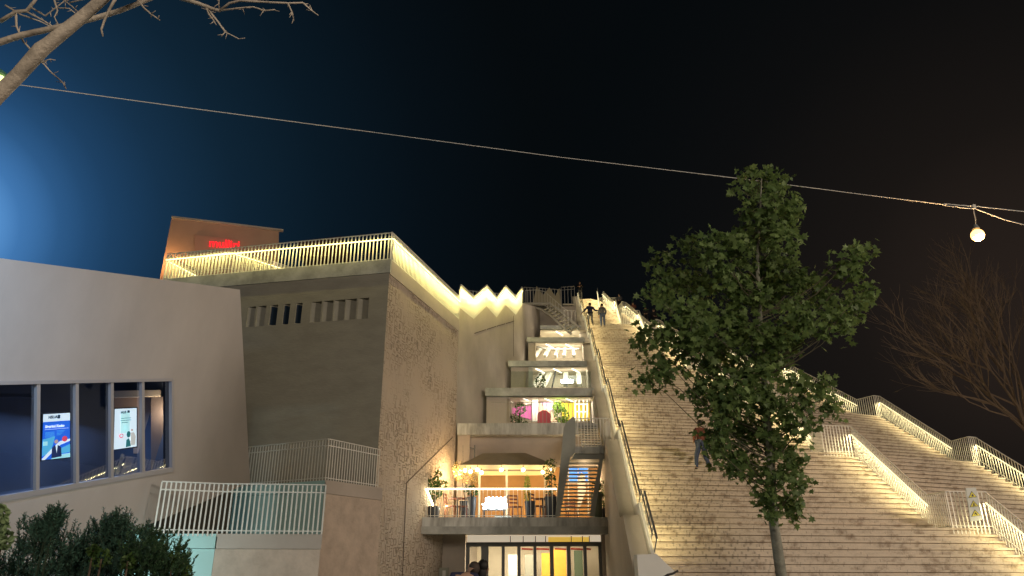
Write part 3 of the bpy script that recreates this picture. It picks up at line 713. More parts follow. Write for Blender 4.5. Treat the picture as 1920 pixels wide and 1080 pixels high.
# cafe railing with LED handrail
tx0 = Ap(28).x + .12; tx1 = PY(1044, 950, 28.1).x
cr_ = railing('cafe_railing', [(tx0 , 28.1, 3.45), (tx1, 28.1, 3.45)], 'thin white railing with a glowing handrail around the cafe terrace', sp=.16, h=.98, drop=0, bw=.018, bt=.018)
MB().bar((tx0, 28.05, 4.45), (tx1, 28.05, 4.45), .045, .045).build('led_strip', mat('led_hot', (1, 1, .9), .5, emit=(1, .84, .52), es=9), cr_)
MB().bar((tx0 - .02, 28.05, 4.45), (tx0 + .35, 29.0, 3.5), .05, .05).build('led_strip', mat('led_hot', (1, 1, .9)), cr_)

# parasol
px_ = empty('cafe_parasol', (0, 29.8, 3.45), 'wide brown square parasol with a lit cream valance over the cafe terrace', 'parasol')
c0, c1 = PY(862, 872, 29.2), PY(1042, 869, 29.2); zc = c0.z
w_ = c1.x - c0.x
apx = (PY(905, 850, 30.2), PY(985, 849, 30.2))
cm = MB(); bk = 1.9
cnr = [Vector((c0.x, 29.2, zc)), Vector((c1.x, 29.2, zc)), Vector((c1.x - .1, 29.2 + bk, zc)), Vector((c0.x + .1, 29.2 + bk, zc))]
cm.quad(cnr[0], cnr[1], apx[1], apx[0]); cm.quad(cnr[1], cnr[2], apx[1]); cm.quad(cnr[2], cnr[3], apx[0], apx[1]); cm.quad(cnr[3], cnr[0], apx[0])
cm.build('canopy', mat('brown_canvas', (.25, .20, .16), .85, .1, 3.), px_)
vm = MB()
for a_, b_ in zip(cnr, cnr[1:] + cnr[:1]): vm.bar(a_ + Vector((0, 0, -.08)), b_ + Vector((0, 0, -.08)), .03, .17)
vm.build('valance', mat('cream_canvas', (.78, .66, .40), .8), px_)
for xp in (898, 950, 1023):
    b_ = PY(xp, 968, 29.4); MB().bar((b_.x, 29.4, 3.45), (b_.x, 29.4, zc - .1), .08, .08).build('pole', mat('cream_pole', (.7, .58, .38), .6), px_)
MB().box((PY(950, 968, 29.4).x, 29.4, 3.5), (.9, .7, .1)).build('base', M_conc, px_)

# string bulbs
M_bulb = mat('bulb', (1, .9, .7), .5, emit=(1, .70, .32), es=14)
for i, (bx, by) in enumerate([(872, 882), (882, 884), (895, 881), (903, 886), (940, 881), (981, 881), (1018, 885), (1031, 880)]):
    b_ = PY(bx, by, 29.0)
    o = empty('string_bulb', b_, ['leftmost warm bulb below the left corner of the parasol', 'second warm bulb from the left corner of the parasol', 'third warm bulb, just left of the left parasol pole', 'fourth warm bulb, just right of the left parasol pole', 'warm bulb alone left of the middle parasol pole', 'warm bulb alone right of the middle parasol pole', 'second last warm bulb, beside the right parasol pole', 'last warm bulb below the right corner of the parasol'][i], 'light bulb', 'warm bulbs strung below the parasol')
    MB().ball(b_, .075, 8, 5).build('bulb', M_bulb, o, True)
    MB().bar(b_ + Vector((0, 0, .07)), b_ + Vector((0, 0, .17)), .03, .03).build('socket', M_dark, o)
for xx in (-1.4, -.2, 1.0): point('bulb_light', (xx, 28.9, 5.2), 9, (1, .68, .34), .08)

# cool neon sign
sg = empty('neon_sign', PY(926, 960, 28.6), 'blazing cool white lettering sign behind the cafe railing', 'sign')
M_neon = mat('neon_white', (1, 1, 1), .5, emit=(.70, .93, 1), es=13)
nb = MB()
def stroke(pts, r=.045): nb.tube([PY(x, y, 28.5) for x, y in pts], r, 6)
for i in range(5):                                             # upper row of looping script
    x = 912 + i * 7.5
    stroke([(x, 941), (x, 934), (x + 4, 933), (x + 5, 937), (x + 4, 941), (x + 1, 941)])
for i in range(6):
    x = 905 + i * 7.6
    stroke([(x, 945), (x + 1, 953), (x + 5, 953), (x + 6, 945), (x + 3, 944)] if i % 2 else [(x + 6, 945), (x, 946), (x + 5, 949), (x + 5, 953), (x, 953)])
nb.build('lettering', M_neon, sg, True)
fr = MB(); fr.bar(PY(905, 956, 28.6), PY(948, 956, 28.6), .05, .05); fr.bar(PY(908, 956, 28.6), PY(908, 972, 28.6), .05, .05); fr.bar(PY(945, 956, 28.6), PY(945, 972, 28.6), .05, .05)
fr.build('stand', M_dark, sg)
point('neon_light', PY(926, 946, 28.3), 14, (.75, .92, 1), .2)

# plants on the terrace
def tb(px, Y=28.8): v = PY(px, 968, Y); return Vector((v.x, Y, 3.45))
potted('potted_plant', 'dark leafy plant in a black pot at the left end of the cafe terrace', tb(813, 28.6), .24, .42, [(0, 0, .95, .3, 90), (-.1, 0, 1.25, .28, 70), (.22, 0, 1.2, .25, 60), (.1, 0, 1.6, .14, 24), (-.3, 0, 1.35, .15, 24)], M_plant, M_pot, .16)
potted('potted_tree', 'small round olive tree with warm lit leaves left of the parasol', tb(872, 29.6), .22, .7, [(0, 0, 1.75, (.5, .45, .42), 420), (-.25, 0, 1.95, .3, 120), (.3, 0, 1.6, .3, 120)], M_olive, M_pot, .08)
potted('potted_plant', 'leafy plant in a tall square dark planter left of the neon sign', tb(884, 28.5), .17, .75, [(0, 0, .95, .22, 70), (-.15, 0, 1.05, .15, 30)], M_plant, M_pot, .12)
potted('potted_cactus', 'tall yellow green column plant in a dark pot right of the parasol pole', tb(994, 28.6), .2, .6, [(-.1, 0, 1.0, (.13, .13, .5), 200), (-.1, 0, 1.3, (.1, .1, .3), 120)], leaf_mat('yellow_leaf', (.20, .24, .04), (.42, .46, .08)), M_pot, .08)
potted('potted_plant', 'tall climbing plant in a black planter left of the metal stairs', tb(1034, 28.5), .24, .76, [(0, 0, 1.2, (.24, .2, .4), 110), (-.1, 0, 1.7, (.25, .2, .4), 110), (.05, 0, 2.0, .2, 40)], M_plant, M_pot, .11)
potted('potted_plant', 'small plant in a grey green urn right of the metal stairs', tb(1120, 28.7), .22, .9, [(0, 0, 1.1, .22, 70), (.12, 0, 1.3, .15, 30)], M_plant, M_potg, .1)
potted('potted_plant', 'leafy plant against the staircase wall at the right end of the cafe terrace', tb(1132, 29.2), .15, .4, [(0, 0, .7, (.13, .2, .3), 90), (0, 0, 1.15, (.13, .2, .3), 80)], M_plant, M_pot, .1)

# tables and chairs (one of each, then copies)
def copy_tree(o, loc, rz, label):
    r = o.copy(); COL.objects.link(r); r.location = loc; r.rotation_euler.z = rz; r['label'] = label
    for ch in o.children:
        c = ch.copy(); COL.objects.link(c); c.parent = r
    return r
M_wood = mat('red_wood', (.16, .05, .03), .6, .2, 6.)
def chair0(loc, label):
    o = empty('cafe_chair', loc, label, 'chair', 'chairs on the cafe terrace'); L = Vector(loc)
    MB().box(L + Vector((0, 0, .45)), (.44, .42, .04)).build('seat', M_wood, o)
    b = MB(); b.bar(L + Vector((-.2, .2, .45)), L + Vector((-.2, .26, .9)), .04, .03); b.bar(L + Vector((.2, .2, .45)), L + Vector((.2, .26, .9)), .04, .03)
    for zz_ in (.62, .75, .88): b.bar(L + Vector((-.2, .23, zz_)), L + Vector((.2, .23, zz_)), .02, .06)
    b.build('backrest', M_wood, o)
    for sx in (-1, 1):
        for sy in (-1, 1): MB().bar(L + Vector((sx * .19, sy * .18, 0)), L + Vector((sx * .18, sy * .17, .44)), .035, .035).build('leg', M_wood, o)
    return o
def table0(loc, label):
    o = empty('cafe_table', loc, label, 'table', 'tables on the cafe terrace'); L = Vector(loc)
    MB().lathe(L + Vector((0, 0, .71)), [(.36, 0), (.38, .015), (.36, .03)]).build('tabletop', M_wood, o)
    MB().tube([L + Vector((0, 0, .02)), L + Vector((0, 0, .71))], .03, 8).build('leg', M_dark, o)
    MB().lathe(L, [(.24, 0), (.2, .02), (.03, .04)]).build('foot', M_dark, o)
    return o
ch = chair0(tb(845, 28.9), 'red brown chair left of the table beside the black potted plant'); ch.rotation_euler.z = 1.4
copy_tree(ch, tb(868, 29.0), -1.3, 'red brown chair between the left table and the olive tree')
copy_tree(ch, tb(1009, 28.8), 1.2, 'red brown chair right of the yellow green column plant')
copy_tree(ch, tb(1026, 29.3), -2.6, 'red brown chair behind the tall climbing plant')
copy_tree(ch, tb(966, 29.2), .4, 'red brown chair between the parasol pole and the column plant')
copy_tree(ch, tb(1072, 31.2), 2.8, 'red brown chair seen through the metal stairs')
t0 = table0(tb(857, 28.8), 'small round table between two chairs at the left of the cafe terrace')
copy_tree(t0, tb(1018, 29.0), 0, 'small round table beside the tall climbing plant')

# metal stairs at the right end of the terrace
ms = empty('metal_stairs', tb(1085, 28.3), 'grey steel stairs with open treads rising from the cafe terrace to a small landing', 'staircase')
M_steel = mat('grey_steel', (.30, .32, .29), .55, .12, 1.5)
Ys = 27.85
sp_ = [(1074, 780), (1079, 785), (1079, 848), (1069, 858), (1050, 969), (1041, 969), (1049, 884), (1057, 802), (1061, 793)]
MB().prism([PY(x, y, Ys) for x, y in sp_], (0, .06, 0)).build('stringer', M_steel, ms)
MB().prism([PY(x, y, Ys + .1) for x, y in [(1124, 861), (1131, 861), (1115, 969), (1105, 969)]], (0, .06, 0)).build('stringer', M_steel, ms)
for i in range(15):
    f = i / 14; y = 868 + f * 97; xl = 1067 - 17 * f; xr = 1126 - 20 * f
    a_, b_ = PY(xl, y, Ys + .12), PY(xr, y, Ys + .12)
    MB().box(((a_.x + b_.x) / 2, Ys + .27, a_.z), (b_.x - a_.x, .28, .035)).build('tread', M_steel, ms)
la, lb_ = PY(1078, 845, Ys), PY(1146, 845, Ys)
MB().prism([PY(1078, 837, Ys), PY(1146, 837, Ys), PY(1146, 850, Ys), PY(1078, 850, Ys)], (0, 1.2, 0)).build('landing', M_slab, ms)
MB().prism([PY(1079, 850.3, Ys + .15), PY(1142, 850.3, Ys + .15), PY(1140, 861, Ys + .15), (PY(1070, 861, Ys + .15))], (0, 1.0, 0)).build('landing_beam', M_steel, ms)
lz = PY(1078, 837, Ys).z
railing('landing_railing', [(la.x + .02, Ys + .05, lz), (lb_.x, Ys + .05, lz), (lb_.x - .05, Ys + 1.2, lz)], 'pale railing around the small landing of the metal stairs', sp=.12, h=1.05, drop=.25, bw=.03)
# upper flight from the landing up to floor two, leaning on the parapet
uf = MB()
for i in range(12):
    f = i / 11; p = Vector((lb_.x - .55, Ys + 1.2 + f * 2.2, lz + f * (7.42 - lz)))
    uf.box(p, (.8, .26, .04))
uf.build('upper_tread', M_steel, ms)

# entrance level ----------------------------------------------
YE = 30.0
MB().quad((Ap(29).x - .2, YE, 0), (PY(872, 1040, YE).x, YE, 0), (PY(872, 1040, YE).x, YE, 3.05), (Ap(29).x - .2, YE, 3.05)).build('entrance_wall', M_plaster, hall)
MB().box(((PY(1128, 1040, YE).x + parX(YE)) / 2 + .05, YE, 1.5), (parX(YE) - PY(1128, 1040, YE).x + .1, .3, 3.0)).build('entrance_wall', M_plaster, hall)
MB().prism([PY(876, 1003, YE + .1), PY(1130, 1003, YE + .1), PY(1130, 1019, YE + .1), PY(876, 1019, YE + .1)], (0, .1, 0)).build('transom_panel', mat('transom_lit', (.7, .65, .55), .6, emit=(1, .84, .62), es=.42), hall)
MB().prism([PY(1028, 1007, YE + .06), PY(1105, 1007, YE + .06), PY(1105, 1018, YE + .06), PY(1028, 1018, YE + .06)], (0, .03, 0)).build('transom_panel', mat('yellow_lit', (.8, .55, .1), .6, emit=(1, .62, .10), es=.5), hall)
tm = MB()
for xp in (957, 981, 1004, 1023, 1071, 1092, 1105): tm.bar(PY(xp, 1005, YE + .02), PY(xp, 1018, YE + .02), .03, .03)
tm.build('transom_joint', M_frame, hall)
ent = empty('glazed_entrance', (0, YE, .35), 'dark framed glass entrance doors below the cafe terrace', 'glazed doors')
em = MB()
zt_ = PY(1000, 1020, YE).z
em.bar(PY(874, 1021, YE - .05), PY(1128, 1020, YE - .05), .14, .16)
for xp, wd_ in ((877, .14), (909, .28), (943.5, .12), (973, .13), (1003, .12), (1034.5, .15), (1066.5, .14), (1097, .13), (1126, .16)):
    x = PY(xp, 1050, YE).x; em.bar((x, YE - .04, .35), (x, YE - .04, zt_), wd_, .08, up=Vector((0, 1, 0)))
em.build('door_frame', M_frame, ent)
MB().quad((PY(877, 1050, YE).x, YE + .02, .35), (PY(1126, 1050, YE).x, YE + .02, .35), (PY(1126, 1050, YE).x, YE + .02, zt_), (PY(877, 1050, YE).x, YE + .02, zt_)).build('glass', M_glass2, ent)
# lobby behind
lob = MB(); xl, xr = PY(868, 1050, YE).x - .4, PY(1140, 1050, YE).x + .3
lob.quad((xl, 35, 0), (xr, 35, 0), (xr, 35, 3.04), (xl, 35, 3.04)); lob.quad((xl, YE + .25, 0), (xl, 35, 0), (xl, 35, 3.04), (xl, YE + .25, 3.04)); lob.quad((xr, YE + .25, 0), (xr, 35, 0), (xr, 35, 3.04), (xr, YE + .25, 3.04))
lob.quad((xl, YE + .25, 3.03), (xr, YE + .25, 3.03), (xr, 35, 3.03), (xl, 35, 3.03))
lob.build('lobby_wall', M_ceil, hall)
M_or = mat('orange_panel', (.72, .36, .05), .6, .08, 3.)
for (xa, xb, yt, mt_, nm) in [(1015, 1031, 1037, M_or, 'orange_panel'), (1037, 1061, 1030, M_or, 'orange_panel'), (1076, 1092, 1032, mat('green_door', (.08, .11, .07), .6), 'lobby_door'), (953, 970, 1040, M_white, 'lobby_panel'), (984, 1000, 1040, mat('grey_panel', (.3, .3, .26), .6), 'lobby_panel')]:
    a_, b_ = PY(xa, yt, 33.5), PY(xb, yt, 33.5)
    MB().box(((a_.x + b_.x) / 2, 33.5, a_.z / 2), (b_.x - a_.x, .1, a_.z)).build(nm, mt_, hall)
lt = MB()
for xa, xb in ((978, 999), (1006, 1030), (1040, 1062), (1070, 1094), (1098, 1108)): lt.bar(PY(xa, 1029, 31.5), PY(xb, 1030, 31.5), .05, .07)
lt.build('lamp_track', mat('red_track', (.25, .03, .02), .5), hall)
area('lobby_light', (.6, 32.2, 2.95), (.6, 32.6, 0), 4, 2, 330, (1, .84, .58))
# small grey meter cabinet on the entrance wall
cb = empty('wall_cabinet', PY(828, 1090, YE - .3), 'small pale cabinet on the wall left of the glass entrance', 'cabinet')
ca, cb_ = PY(814, 1066, YE - .25), PY(840, 1066, YE - .25)
MB().box(((ca.x + cb_.x) / 2, YE - .14, 1.25), (cb_.x - ca.x, .26, 1.0)).build('box', mat('cabinet_grey', (.33, .34, .28), .6), cb)
MB().box(((ca.x + cb_.x) / 2 + .12, YE - .29, 1.2), (.12, .04, .9)).build('door', M_white, cb)

# ------------------------------------------------------------ curved stair at the top of the hall
cs = empty('curved_stairs', PY(1040, 610, 47), 'curved light metal stairs winding down beside the top of the stone staircase', 'staircase')
M_pale_st = mat('pale_step', (.62, .58, .46), .7)
for i in range(9):
    f = i / 8; x = 1026 + f * 46; y = 576 + f * 42 - 4 * math.sin(math.pi * f)
    Yc = 48 - 1.5 * f
    a_, b_ = PY(x - 5, y + 5, Yc), PY(x + 7, y - 3, Yc + .6)
    MB().bar(a_, b_, .3, .07).build('tread', M_pale_st, cs)
for dx, dy in ((-7, 7), (9, -4)):
    MB().tube([PY(980 + dx * .3, 571 + dy * .3, 48.4), PY(1000 + dx * .5, 571 + dy * .5, 48.3), PY(1022 + dx, 573 + dy, 48), PY(1040 + dx, 585 + dy, 47.5), PY(1058 + dx, 602 + dy, 47), PY(1078 + dx, 619 + dy, 46.4)], .09, 6).build('stringer', M_raildk, cs)
cur = [PY(985, 572, 47.2), PY(1005, 571, 47.2), PY(1022, 574, 47.1), PY(1042, 592, 46.8), PY(1060, 608, 46.6), PY(1078, 614, 46.4)]
railing('curved_railing', cur, 'dull railing following the curved stairs at the top of the hall', sp=.2, h=1.05, drop=.05, bw=.025, mt=M_raildk)
railing('top_railing', [PY(982, 572, 50), PY(1012, 573, 50.5), PY(1052, 576, 51)], 'straight railing on the roof between the zigzag railing and the staircase', sp=.24, h=1.35, drop=0, bw=.035, mt=M_raildk)
railing('top_railing', [PY(1053, 574, 52), PY(1078, 572, 52)], 'short railing on the roof next to the top of the stone staircase', sp=.24, h=1.5, drop=0, bw=.03, mt=M_raildk, mid=True)
railing('top_railing', [PY(1058, 612, 46), PY(1080, 612, 46)], 'short railing on the landing where the curved stairs arrive', sp=.24, h=1.1, drop=0, bw=.03, mt=M_raildk)
sp2 = empty('saw_parapet', PY(1030, 590, 50), 'dull metal parapet with three saw tooth peaks behind the curved stairs', 'parapet')
MB().prism([PY(x, y, 49.5) for x, y in [(998, 574), (1006, 536), (1018, 553), (1030, 539), (1041, 555), (1049, 540), (1053, 586), (1048, 590), (1024, 572)]], (0, .15, 0)).build('panel', mat('sheet_metal', (.30, .27, .19), .6), sp2)
MB().prism([PY(980, 576, 50.3), PY(1080, 574, 51.5), PY(1084, 640, 51.5), PY(1012, 632, 50.3)], (0, .3, 0)).build('top_wall', M_plaster, hall)
for nn, (x, y) in enumerate([(1067, 571)]): MB().bar(PY(1055, y, 51), PY(1078, y, 51), .1, .1).build('pale_step', M_pale_st, hall)

# ------------------------------------------------------------ lower terraces on the left
zt1 = PZ(407, 1001, 2.3)
C1 = PZ(407, 1001, 2.3); E1 = PZ(290, 999, 2.3); G1 = PZ(603, 1002, 2.3)
tw = empty('terrace_wall', C1 * Vector((1, 1, 0)) if False else Vector((C1.x, C1.y, 0)), 'low front terrace block with a pale cyan side and a stained pinkish front', 'wall')
MB().prism([(C1.x, C1.y, 0), (G1.x, G1.y, 0), (G1.x - .3, G1.y + .6, 0), (C1.x - .1, C1.y + .6, 0)], (0, 0, 2.02)).build('front_wall', M_relief2, tw)
MB().prism([(C1.x + .02, C1.y - .02, 2.025), (G1.x + .02, G1.y - .02, 2.025), (G1.x - .3, G1.y + .6, 2.025), (C1.x - .1, C1.y + .6, 2.025)], (0, 0, .275)).build('coping', M_plaster, tw)
MB().prism([(C1.x - .005, C1.y, 0), (E1.x - .7, E1.y + .3, 0), (E1.x - .7, E1.y + .7, 0), (C1.x - .1, C1.y + .6, 0)], (0, 0, 2.02)).build('side_wall', M_cyan, tw)
MB().prism([(C1.x - .003, C1.y - .03, 2.03), (E1.x - .7, E1.y + .27, 2.03), (E1.x - .7, E1.y + .7, 2.03), (C1.x - .1, C1.y + .6, 2.03)], (0, 0, .27)).build('side_coping', M_cyan, tw)
railing('terrace_railing', [(E1.x - .02, E1.y, 2.3), (C1.x, C1.y, 2.3), (G1.x, G1.y, 2.3)], 'white railing of vertical flat bars on the low front terrace right of the shrubs', sp=.09, h=.95, drop=.05, bw=.028, mid=True, mt=M_rail)
C2 = PZ(610, 900, 3.9); G2 = PZ(708, 914, 3.9); E2 = PZ(440, 912, 3.9)
tw2 = empty('terrace_wall', Vector((C2.x, C2.y, 0)), 'higher terrace block with relief plaster beside the tall carved wall', 'wall')
MB().prism([(C2.x, C2.y, 0), (G2.x + .1, G2.y + .2, 0), (G2.x - .3, G2.y + 1.4, 0), (C2.x - .1, C2.y + .6, 0)], (0, 0, 3.55)).build('front_wall', M_relief2, tw2)
MB().prism([(C2.x + .02, C2.y - .03, 3.555), (G2.x + .12, G2.y + .17, 3.555), (G2.x - .3, G2.y + 1.4, 3.555), (C2.x - .1, C2.y + .6, 3.555)], (0, 0, .345)).build('coping', M_plaster, tw2)
MB().prism([(C2.x - .005, C2.y, 0), (E2.x, E2.y, 0), (E2.x, E2.y + .5, 0), (C2.x - .1, C2.y + .6, 0)], (0, 0, 3.60)).build('side_wall', M_cyan, tw2)
MB().prism([(C2.x - .003, C2.y - .03, 3.61), (E2.x, E2.y - .03, 3.61), (E2.x, E2.y + .5, 3.61), (C2.x - .1, C2.y + .6, 3.61)], (0, 0, .28)).build('side_coping', M_cyan, tw2)
railing('terrace_railing', [(E2.x, E2.y, 3.9), (C2.x, C2.y, 3.9), (G2.x, G2.y, 3.9)], 'thin pale railing on the higher terrace between the leaning box and the carved wall', sp=.105, h=1.08, drop=.05, bw=.022, mid=True, mt=M_rail)
point('terrace_light', (C1.x - 2.2, C1.y - 2.2, 1.2), 190, (.62, .95, 1), .1)

# ------------------------------------------------------------ leaning box with windows
TR, BR = P(450, 543, 17.2), P(469, 905, 17.2)
TL, BL = P(0, 484, 12.0), None
bn = (TR - TL).cross(BR - TR).normalized()
if bn.dot(EYE - TR) < 0: bn = -bn
def onG(px, py, o=0.): return PPL(px, py, TR + bn * o, bn)
TLx, BLx = onG(-260, 450), onG(-260, 1207)
BRx = onG(469, 905)
gb = empty('leaning_box', (TR + TLx) / 2 * Vector((1, 1, 0)) if False else Vector(((TR.x + TLx.x) / 2, (TR.y + TLx.y) / 2, 0)), 'leaning pale box building with a long window strip, overhanging the shrubs', 'building')
WT0, WT1, WB1, WB0 = onG(-260, 723), onG(320, 712), onG(321, 880), onG(-260, 979)
mb = MB()
mb.quad(TLx, TR, WT1, WT0); mb.quad(WT1, TR, BRx, WB1); mb.quad(WB0, WB1, BRx, BLx)
bk = -bn * 9
mb.quad(TR, TR + bk, BRx + bk, BRx); mb.quad(TLx, TLx + bk, TR + bk, TR); mb.quad(TLx, BLx, BLx + bk, TLx + bk); mb.quad(TLx + bk, TR + bk, BRx + bk, BLx + bk)
mb.build('wall', M_box, gb)
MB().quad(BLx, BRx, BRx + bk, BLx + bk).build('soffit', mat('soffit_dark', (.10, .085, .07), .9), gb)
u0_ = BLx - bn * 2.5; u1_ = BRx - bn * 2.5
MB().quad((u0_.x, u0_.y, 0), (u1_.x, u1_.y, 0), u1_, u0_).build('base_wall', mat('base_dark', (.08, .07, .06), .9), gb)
# window recess: reveal frames
wf = MB()
for a_, b_, s in ((WT0, WT1, .06), (WT1, WB1, .06), (WB1, WB0, .09)):
    wf.bar(a_ + bn * .02, b_ + bn * .02, s, .08, up=bn)
for (xt, xb) in ((70, 68), (142, 143), (208, 208), (266, 267), (-30, -34), (-140, -146)):
    yt = 718 - (xt / 320) * 6; yb = 935 - xb / 320 * 55
    wf.bar(onG(xt, yt), onG(xb, yb), .062, .07, up=bn)
wf.build('window_frame', mat('alu_frame', (.42, .43, .46), .45, metal=.2), gb)
xs = [-260, -140, -32, 69, 142.5, 208, 266.5, 319]
for x0_, x1_ in zip(xs[:-1], xs[1:]):
    yt = lambda x: 718 - x / 320 * 6; yb = lambda x: 935 - x / 320 * 55
    MB().quad(onG(x0_, yt(x0_), -.03), onG(x1_, yt(x1_), -.03), onG(x1_, yb(x1_), -.03), onG(x0_, yb(x0_), -.03)).build('pane', M_glass, gb)
# room behind the glass
D2 = -bn * 3.2; ext = (WT1 - WT0).normalized() * 1.5
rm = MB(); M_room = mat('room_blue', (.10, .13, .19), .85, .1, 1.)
wt0, wt1, wb1, wb0 = WT0 + Vector((0, 0, .15)) - bn * .1, WT1 + ext - bn * .1, WB1 + ext - Vector((0, 0, .5)) - bn * .1, WB0 - Vector((0, 0, .3)) - bn * .1
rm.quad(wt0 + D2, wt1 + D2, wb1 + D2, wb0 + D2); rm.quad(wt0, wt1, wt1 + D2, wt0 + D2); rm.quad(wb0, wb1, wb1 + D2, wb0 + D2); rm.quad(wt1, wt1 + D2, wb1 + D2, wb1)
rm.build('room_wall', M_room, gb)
M_warm = mat('room_warm', (.60, .45, .36), .8)
def roomq(pts, d, mt_, nm, th=.1): MB().prism([P(x, y, d) for x, y in pts], (-.02, th, 0)).build(nm, mt_, gb)
roomq([(214, 737), (262, 736), (262, 850), (250, 850), (250, 765), (214, 765)], 17.2, M_warm, 'room_panel')
roomq([(266, 737), (303, 736), (303, 900), (266, 900)], 17.2, M_warm, 'room_panel')
roomq([(283, 745), (306, 744), (306, 900), (283, 900)], 17.0, mat('room_grey', (.20, .17, .17), .8), 'room_panel')
roomq([(306, 712), (322, 712), (322, 900), (306, 900)], 16.7, mat('room_dark', (.03, .035, .05), .6), 'room_pillar')
roomq([(212, 733), (300, 731), (300, 742), (212, 745)], 16.9, M_ceil, 'room_ceiling_panel')
roomq([(-100, 738), (66, 738), (66, 744), (-100, 744)], 15.0, mat('room_grey', (.20, .17, .17)), 'room_beam')
point('room_lamp_and_fill', P(303, 778, 16.75), 22, (1, .68, .40), .06)
area('room_lamp_and_fill', onG(60, 740, -2.4), onG(60, 900, -1.8), 4.5, .5, 62, (.40, .58, 1))  # added blue fill tinting the room, no lamp hangs there
# two lit display screens
def screen(pts, label, base, blue):
    p = [onG(x, y, -.35) for x, y in pts]
    c = (p[2] + p[3]) / 2
    root = empty('display_screen', c, label, 'screen')
    MB().prism([onG(x, y, -.37) for x, y in [(pts[0][0] - 2, pts[0][1] - 2), (pts[1][0] + 2, pts[1][1] - 2), (pts[2][0] + 2, pts[2][1] + 2), (pts[3][0] - 2, pts[3][1] + 2)]], -bn * .06).build('housing', M_dark, root)
    def UV(u, v, o): a_ = p[0].lerp(p[1], u); b_ = p[3].lerp(p[2], u); return a_.lerp(b_, v) + bn * o
    def patch(poly, mt, nm, o): MB().quad(*[UV(u, v, o) for u, v in poly]).build(nm, mt, root)
    def rect(u0, v0, u1, v1, mt, nm, o=.006): patch([(u0, v0), (u1, v0), (u1, v1), (u0, v1)], mt, nm, o)
    return root, UV, patch, rect
def em(name, c, s=1.): return mat('em_' + name, c, .5, emit=c, es=s)
E_w = em('white', (.85, .95, 1.), .95); E_b = em('blue', (.02, .14, .72), 1.); E_lb = em('sky', (.12, .55, .85), .8); E_k = em('ink', (.03, .08, .13), .5); E_r = em('coral', (.9, .08, .13), .8); E_c = em('cyan', (.45, .85, .88), .9); E_g = em('teal', (.05, .3, .3), .5); E_s = em('skin', (.75, .5, .4), .6)
def circ(UV, cu, cv, r, asp, mt, root, nm, o=.012):
    MB().quad(*[UV(cu + r * math.cos(a), cv + r * asp * math.sin(a), o) for a in [2 * math.pi * k / 18 for k in range(18)]]).build(nm, mt, root)
s1_, UV, patch, rect = screen([(81, 777), (131, 774), (131, 857), (78, 863)], 'blue lit display screen with a person in a suit, left one in the window strip', None, True)
rect(0, 0, 1, .17, E_w, 'screen_area', .003); rect(0, .17, 1, 1, E_b, 'screen_area', .003)
patch([(0, .55), (.45, .5), (.3, .85), (0, .92)], E_lb, 'screen_area', .005); patch([(0, .97), (.38, .74), (.62, .62), (1, .58), (1, .63), (.65, .70), (.42, .82), (.1, 1), (0, 1)], E_w, 'screen_area', .007)
patch([(.65, .78), (1, .70), (1, .88), (.65, .9)], E_lb, 'screen_area', .006); patch([(.5, .92), (1, .9), (1, 1), (.3, 1)], E_c, 'screen_area', .008)
rect(.02, .60, .18, .69, E_c, 'screen_area', .008)
circ(UV, .79, .575, .10, .62, E_r, s1_, 'screen_badge')
circ(UV, .48, .62, .07, .62, E_s, s1_, 'screen_portrait', .014); patch([(.32, .98), (.33, .76), (.42, .70), (.55, .70), (.66, .76), (.68, .96)], em('suit', (.03, .05, .16), .5), 'screen_portrait', .012); patch([(.45, .70), (.53, .70), (.5, .88)], E_w, 'screen_portrait', .015)
xd = UV(1, .2, 0) - UV(0, .2, 0); yd = UV(0, 0, 0) - UV(0, 1, 0); SW = xd.length
text_mesh('Sigurimi Kazko', SW * .118, E_w, 'screen_text', s1_, UV(.07, .30, .01), xd, yd, .001, bold=.004)
text_mesh('HSUAI', SW * .13, E_k, 'screen_text', s1_, UV(.18, .10, .01), xd, yd, .001, bold=.003)
rect(.52, .03, .62, .11, E_k, 'screen_mark', .008)
for k in range(5): rect(.08, .40 + k * .025, .42, .409 + k * .025, E_lb, 'screen_line', .008); rect(.5, .38 + k * .03, .8 - k * .05, .389 + k * .03, E_lb, 'screen_line', .008) if k < 4 else None
rect(.06, .335, .94, .342, E_w, 'screen_line', .008)
s2_, UV, patch, rect = screen([(215, 767), (256, 765), (256, 837), (213, 843)], 'white lit display screen with small teal figures, right one in the window strip', None, False)
rect(0, 0, 1, 1, E_w, 'screen_area', .003); rect(.28, .08, .68, .62, em('palecyan', (.62, .95, .93), .95), 'screen_area', .005)
xd = UV(1, .2, 0) - UV(0, .2, 0); SW = xd.length
text_mesh('HUS', SW * .13, E_k, 'screen_text', s2_, UV(.26, .12, .01), xd, yd, .001, bold=.003); rect(.56, .05, .67, .11, E_k, 'screen_mark', .008)
for k, (a_, b_) in enumerate([(.28, .72), (.26, .74), (.3, .6)]): rect(a_, .235 + k * .055, b_, .25 + k * .055, E_g, 'screen_line', .008)
for k in range(5): rect(.36, .42 + k * .035, .6, .428 + k * .035, E_c, 'screen_line', .008)
circ(UV, .30, .68, .09, .6, E_r, s2_, 'screen_badge'); circ(UV, .30, .68, .06, .6, E_w, s2_, 'screen_badge', .014)
circ(UV, .62, .66, .09, .9, E_g, s2_, 'screen_portrait'); patch([(.5, .98), (.52, .80), (.62, .76), (.7, .84), (.72, .97)], E_g, 'screen_portrait', .012)
circ(UV, .77, .56, .045, .7, E_s, s2_, 'screen_portrait'); patch([(.72, .95), (.72, .62), (.86, .62), (.95, .72), (.92, .95)], em('beige', (.75, .7, .62), .7), 'screen_portrait', .010)

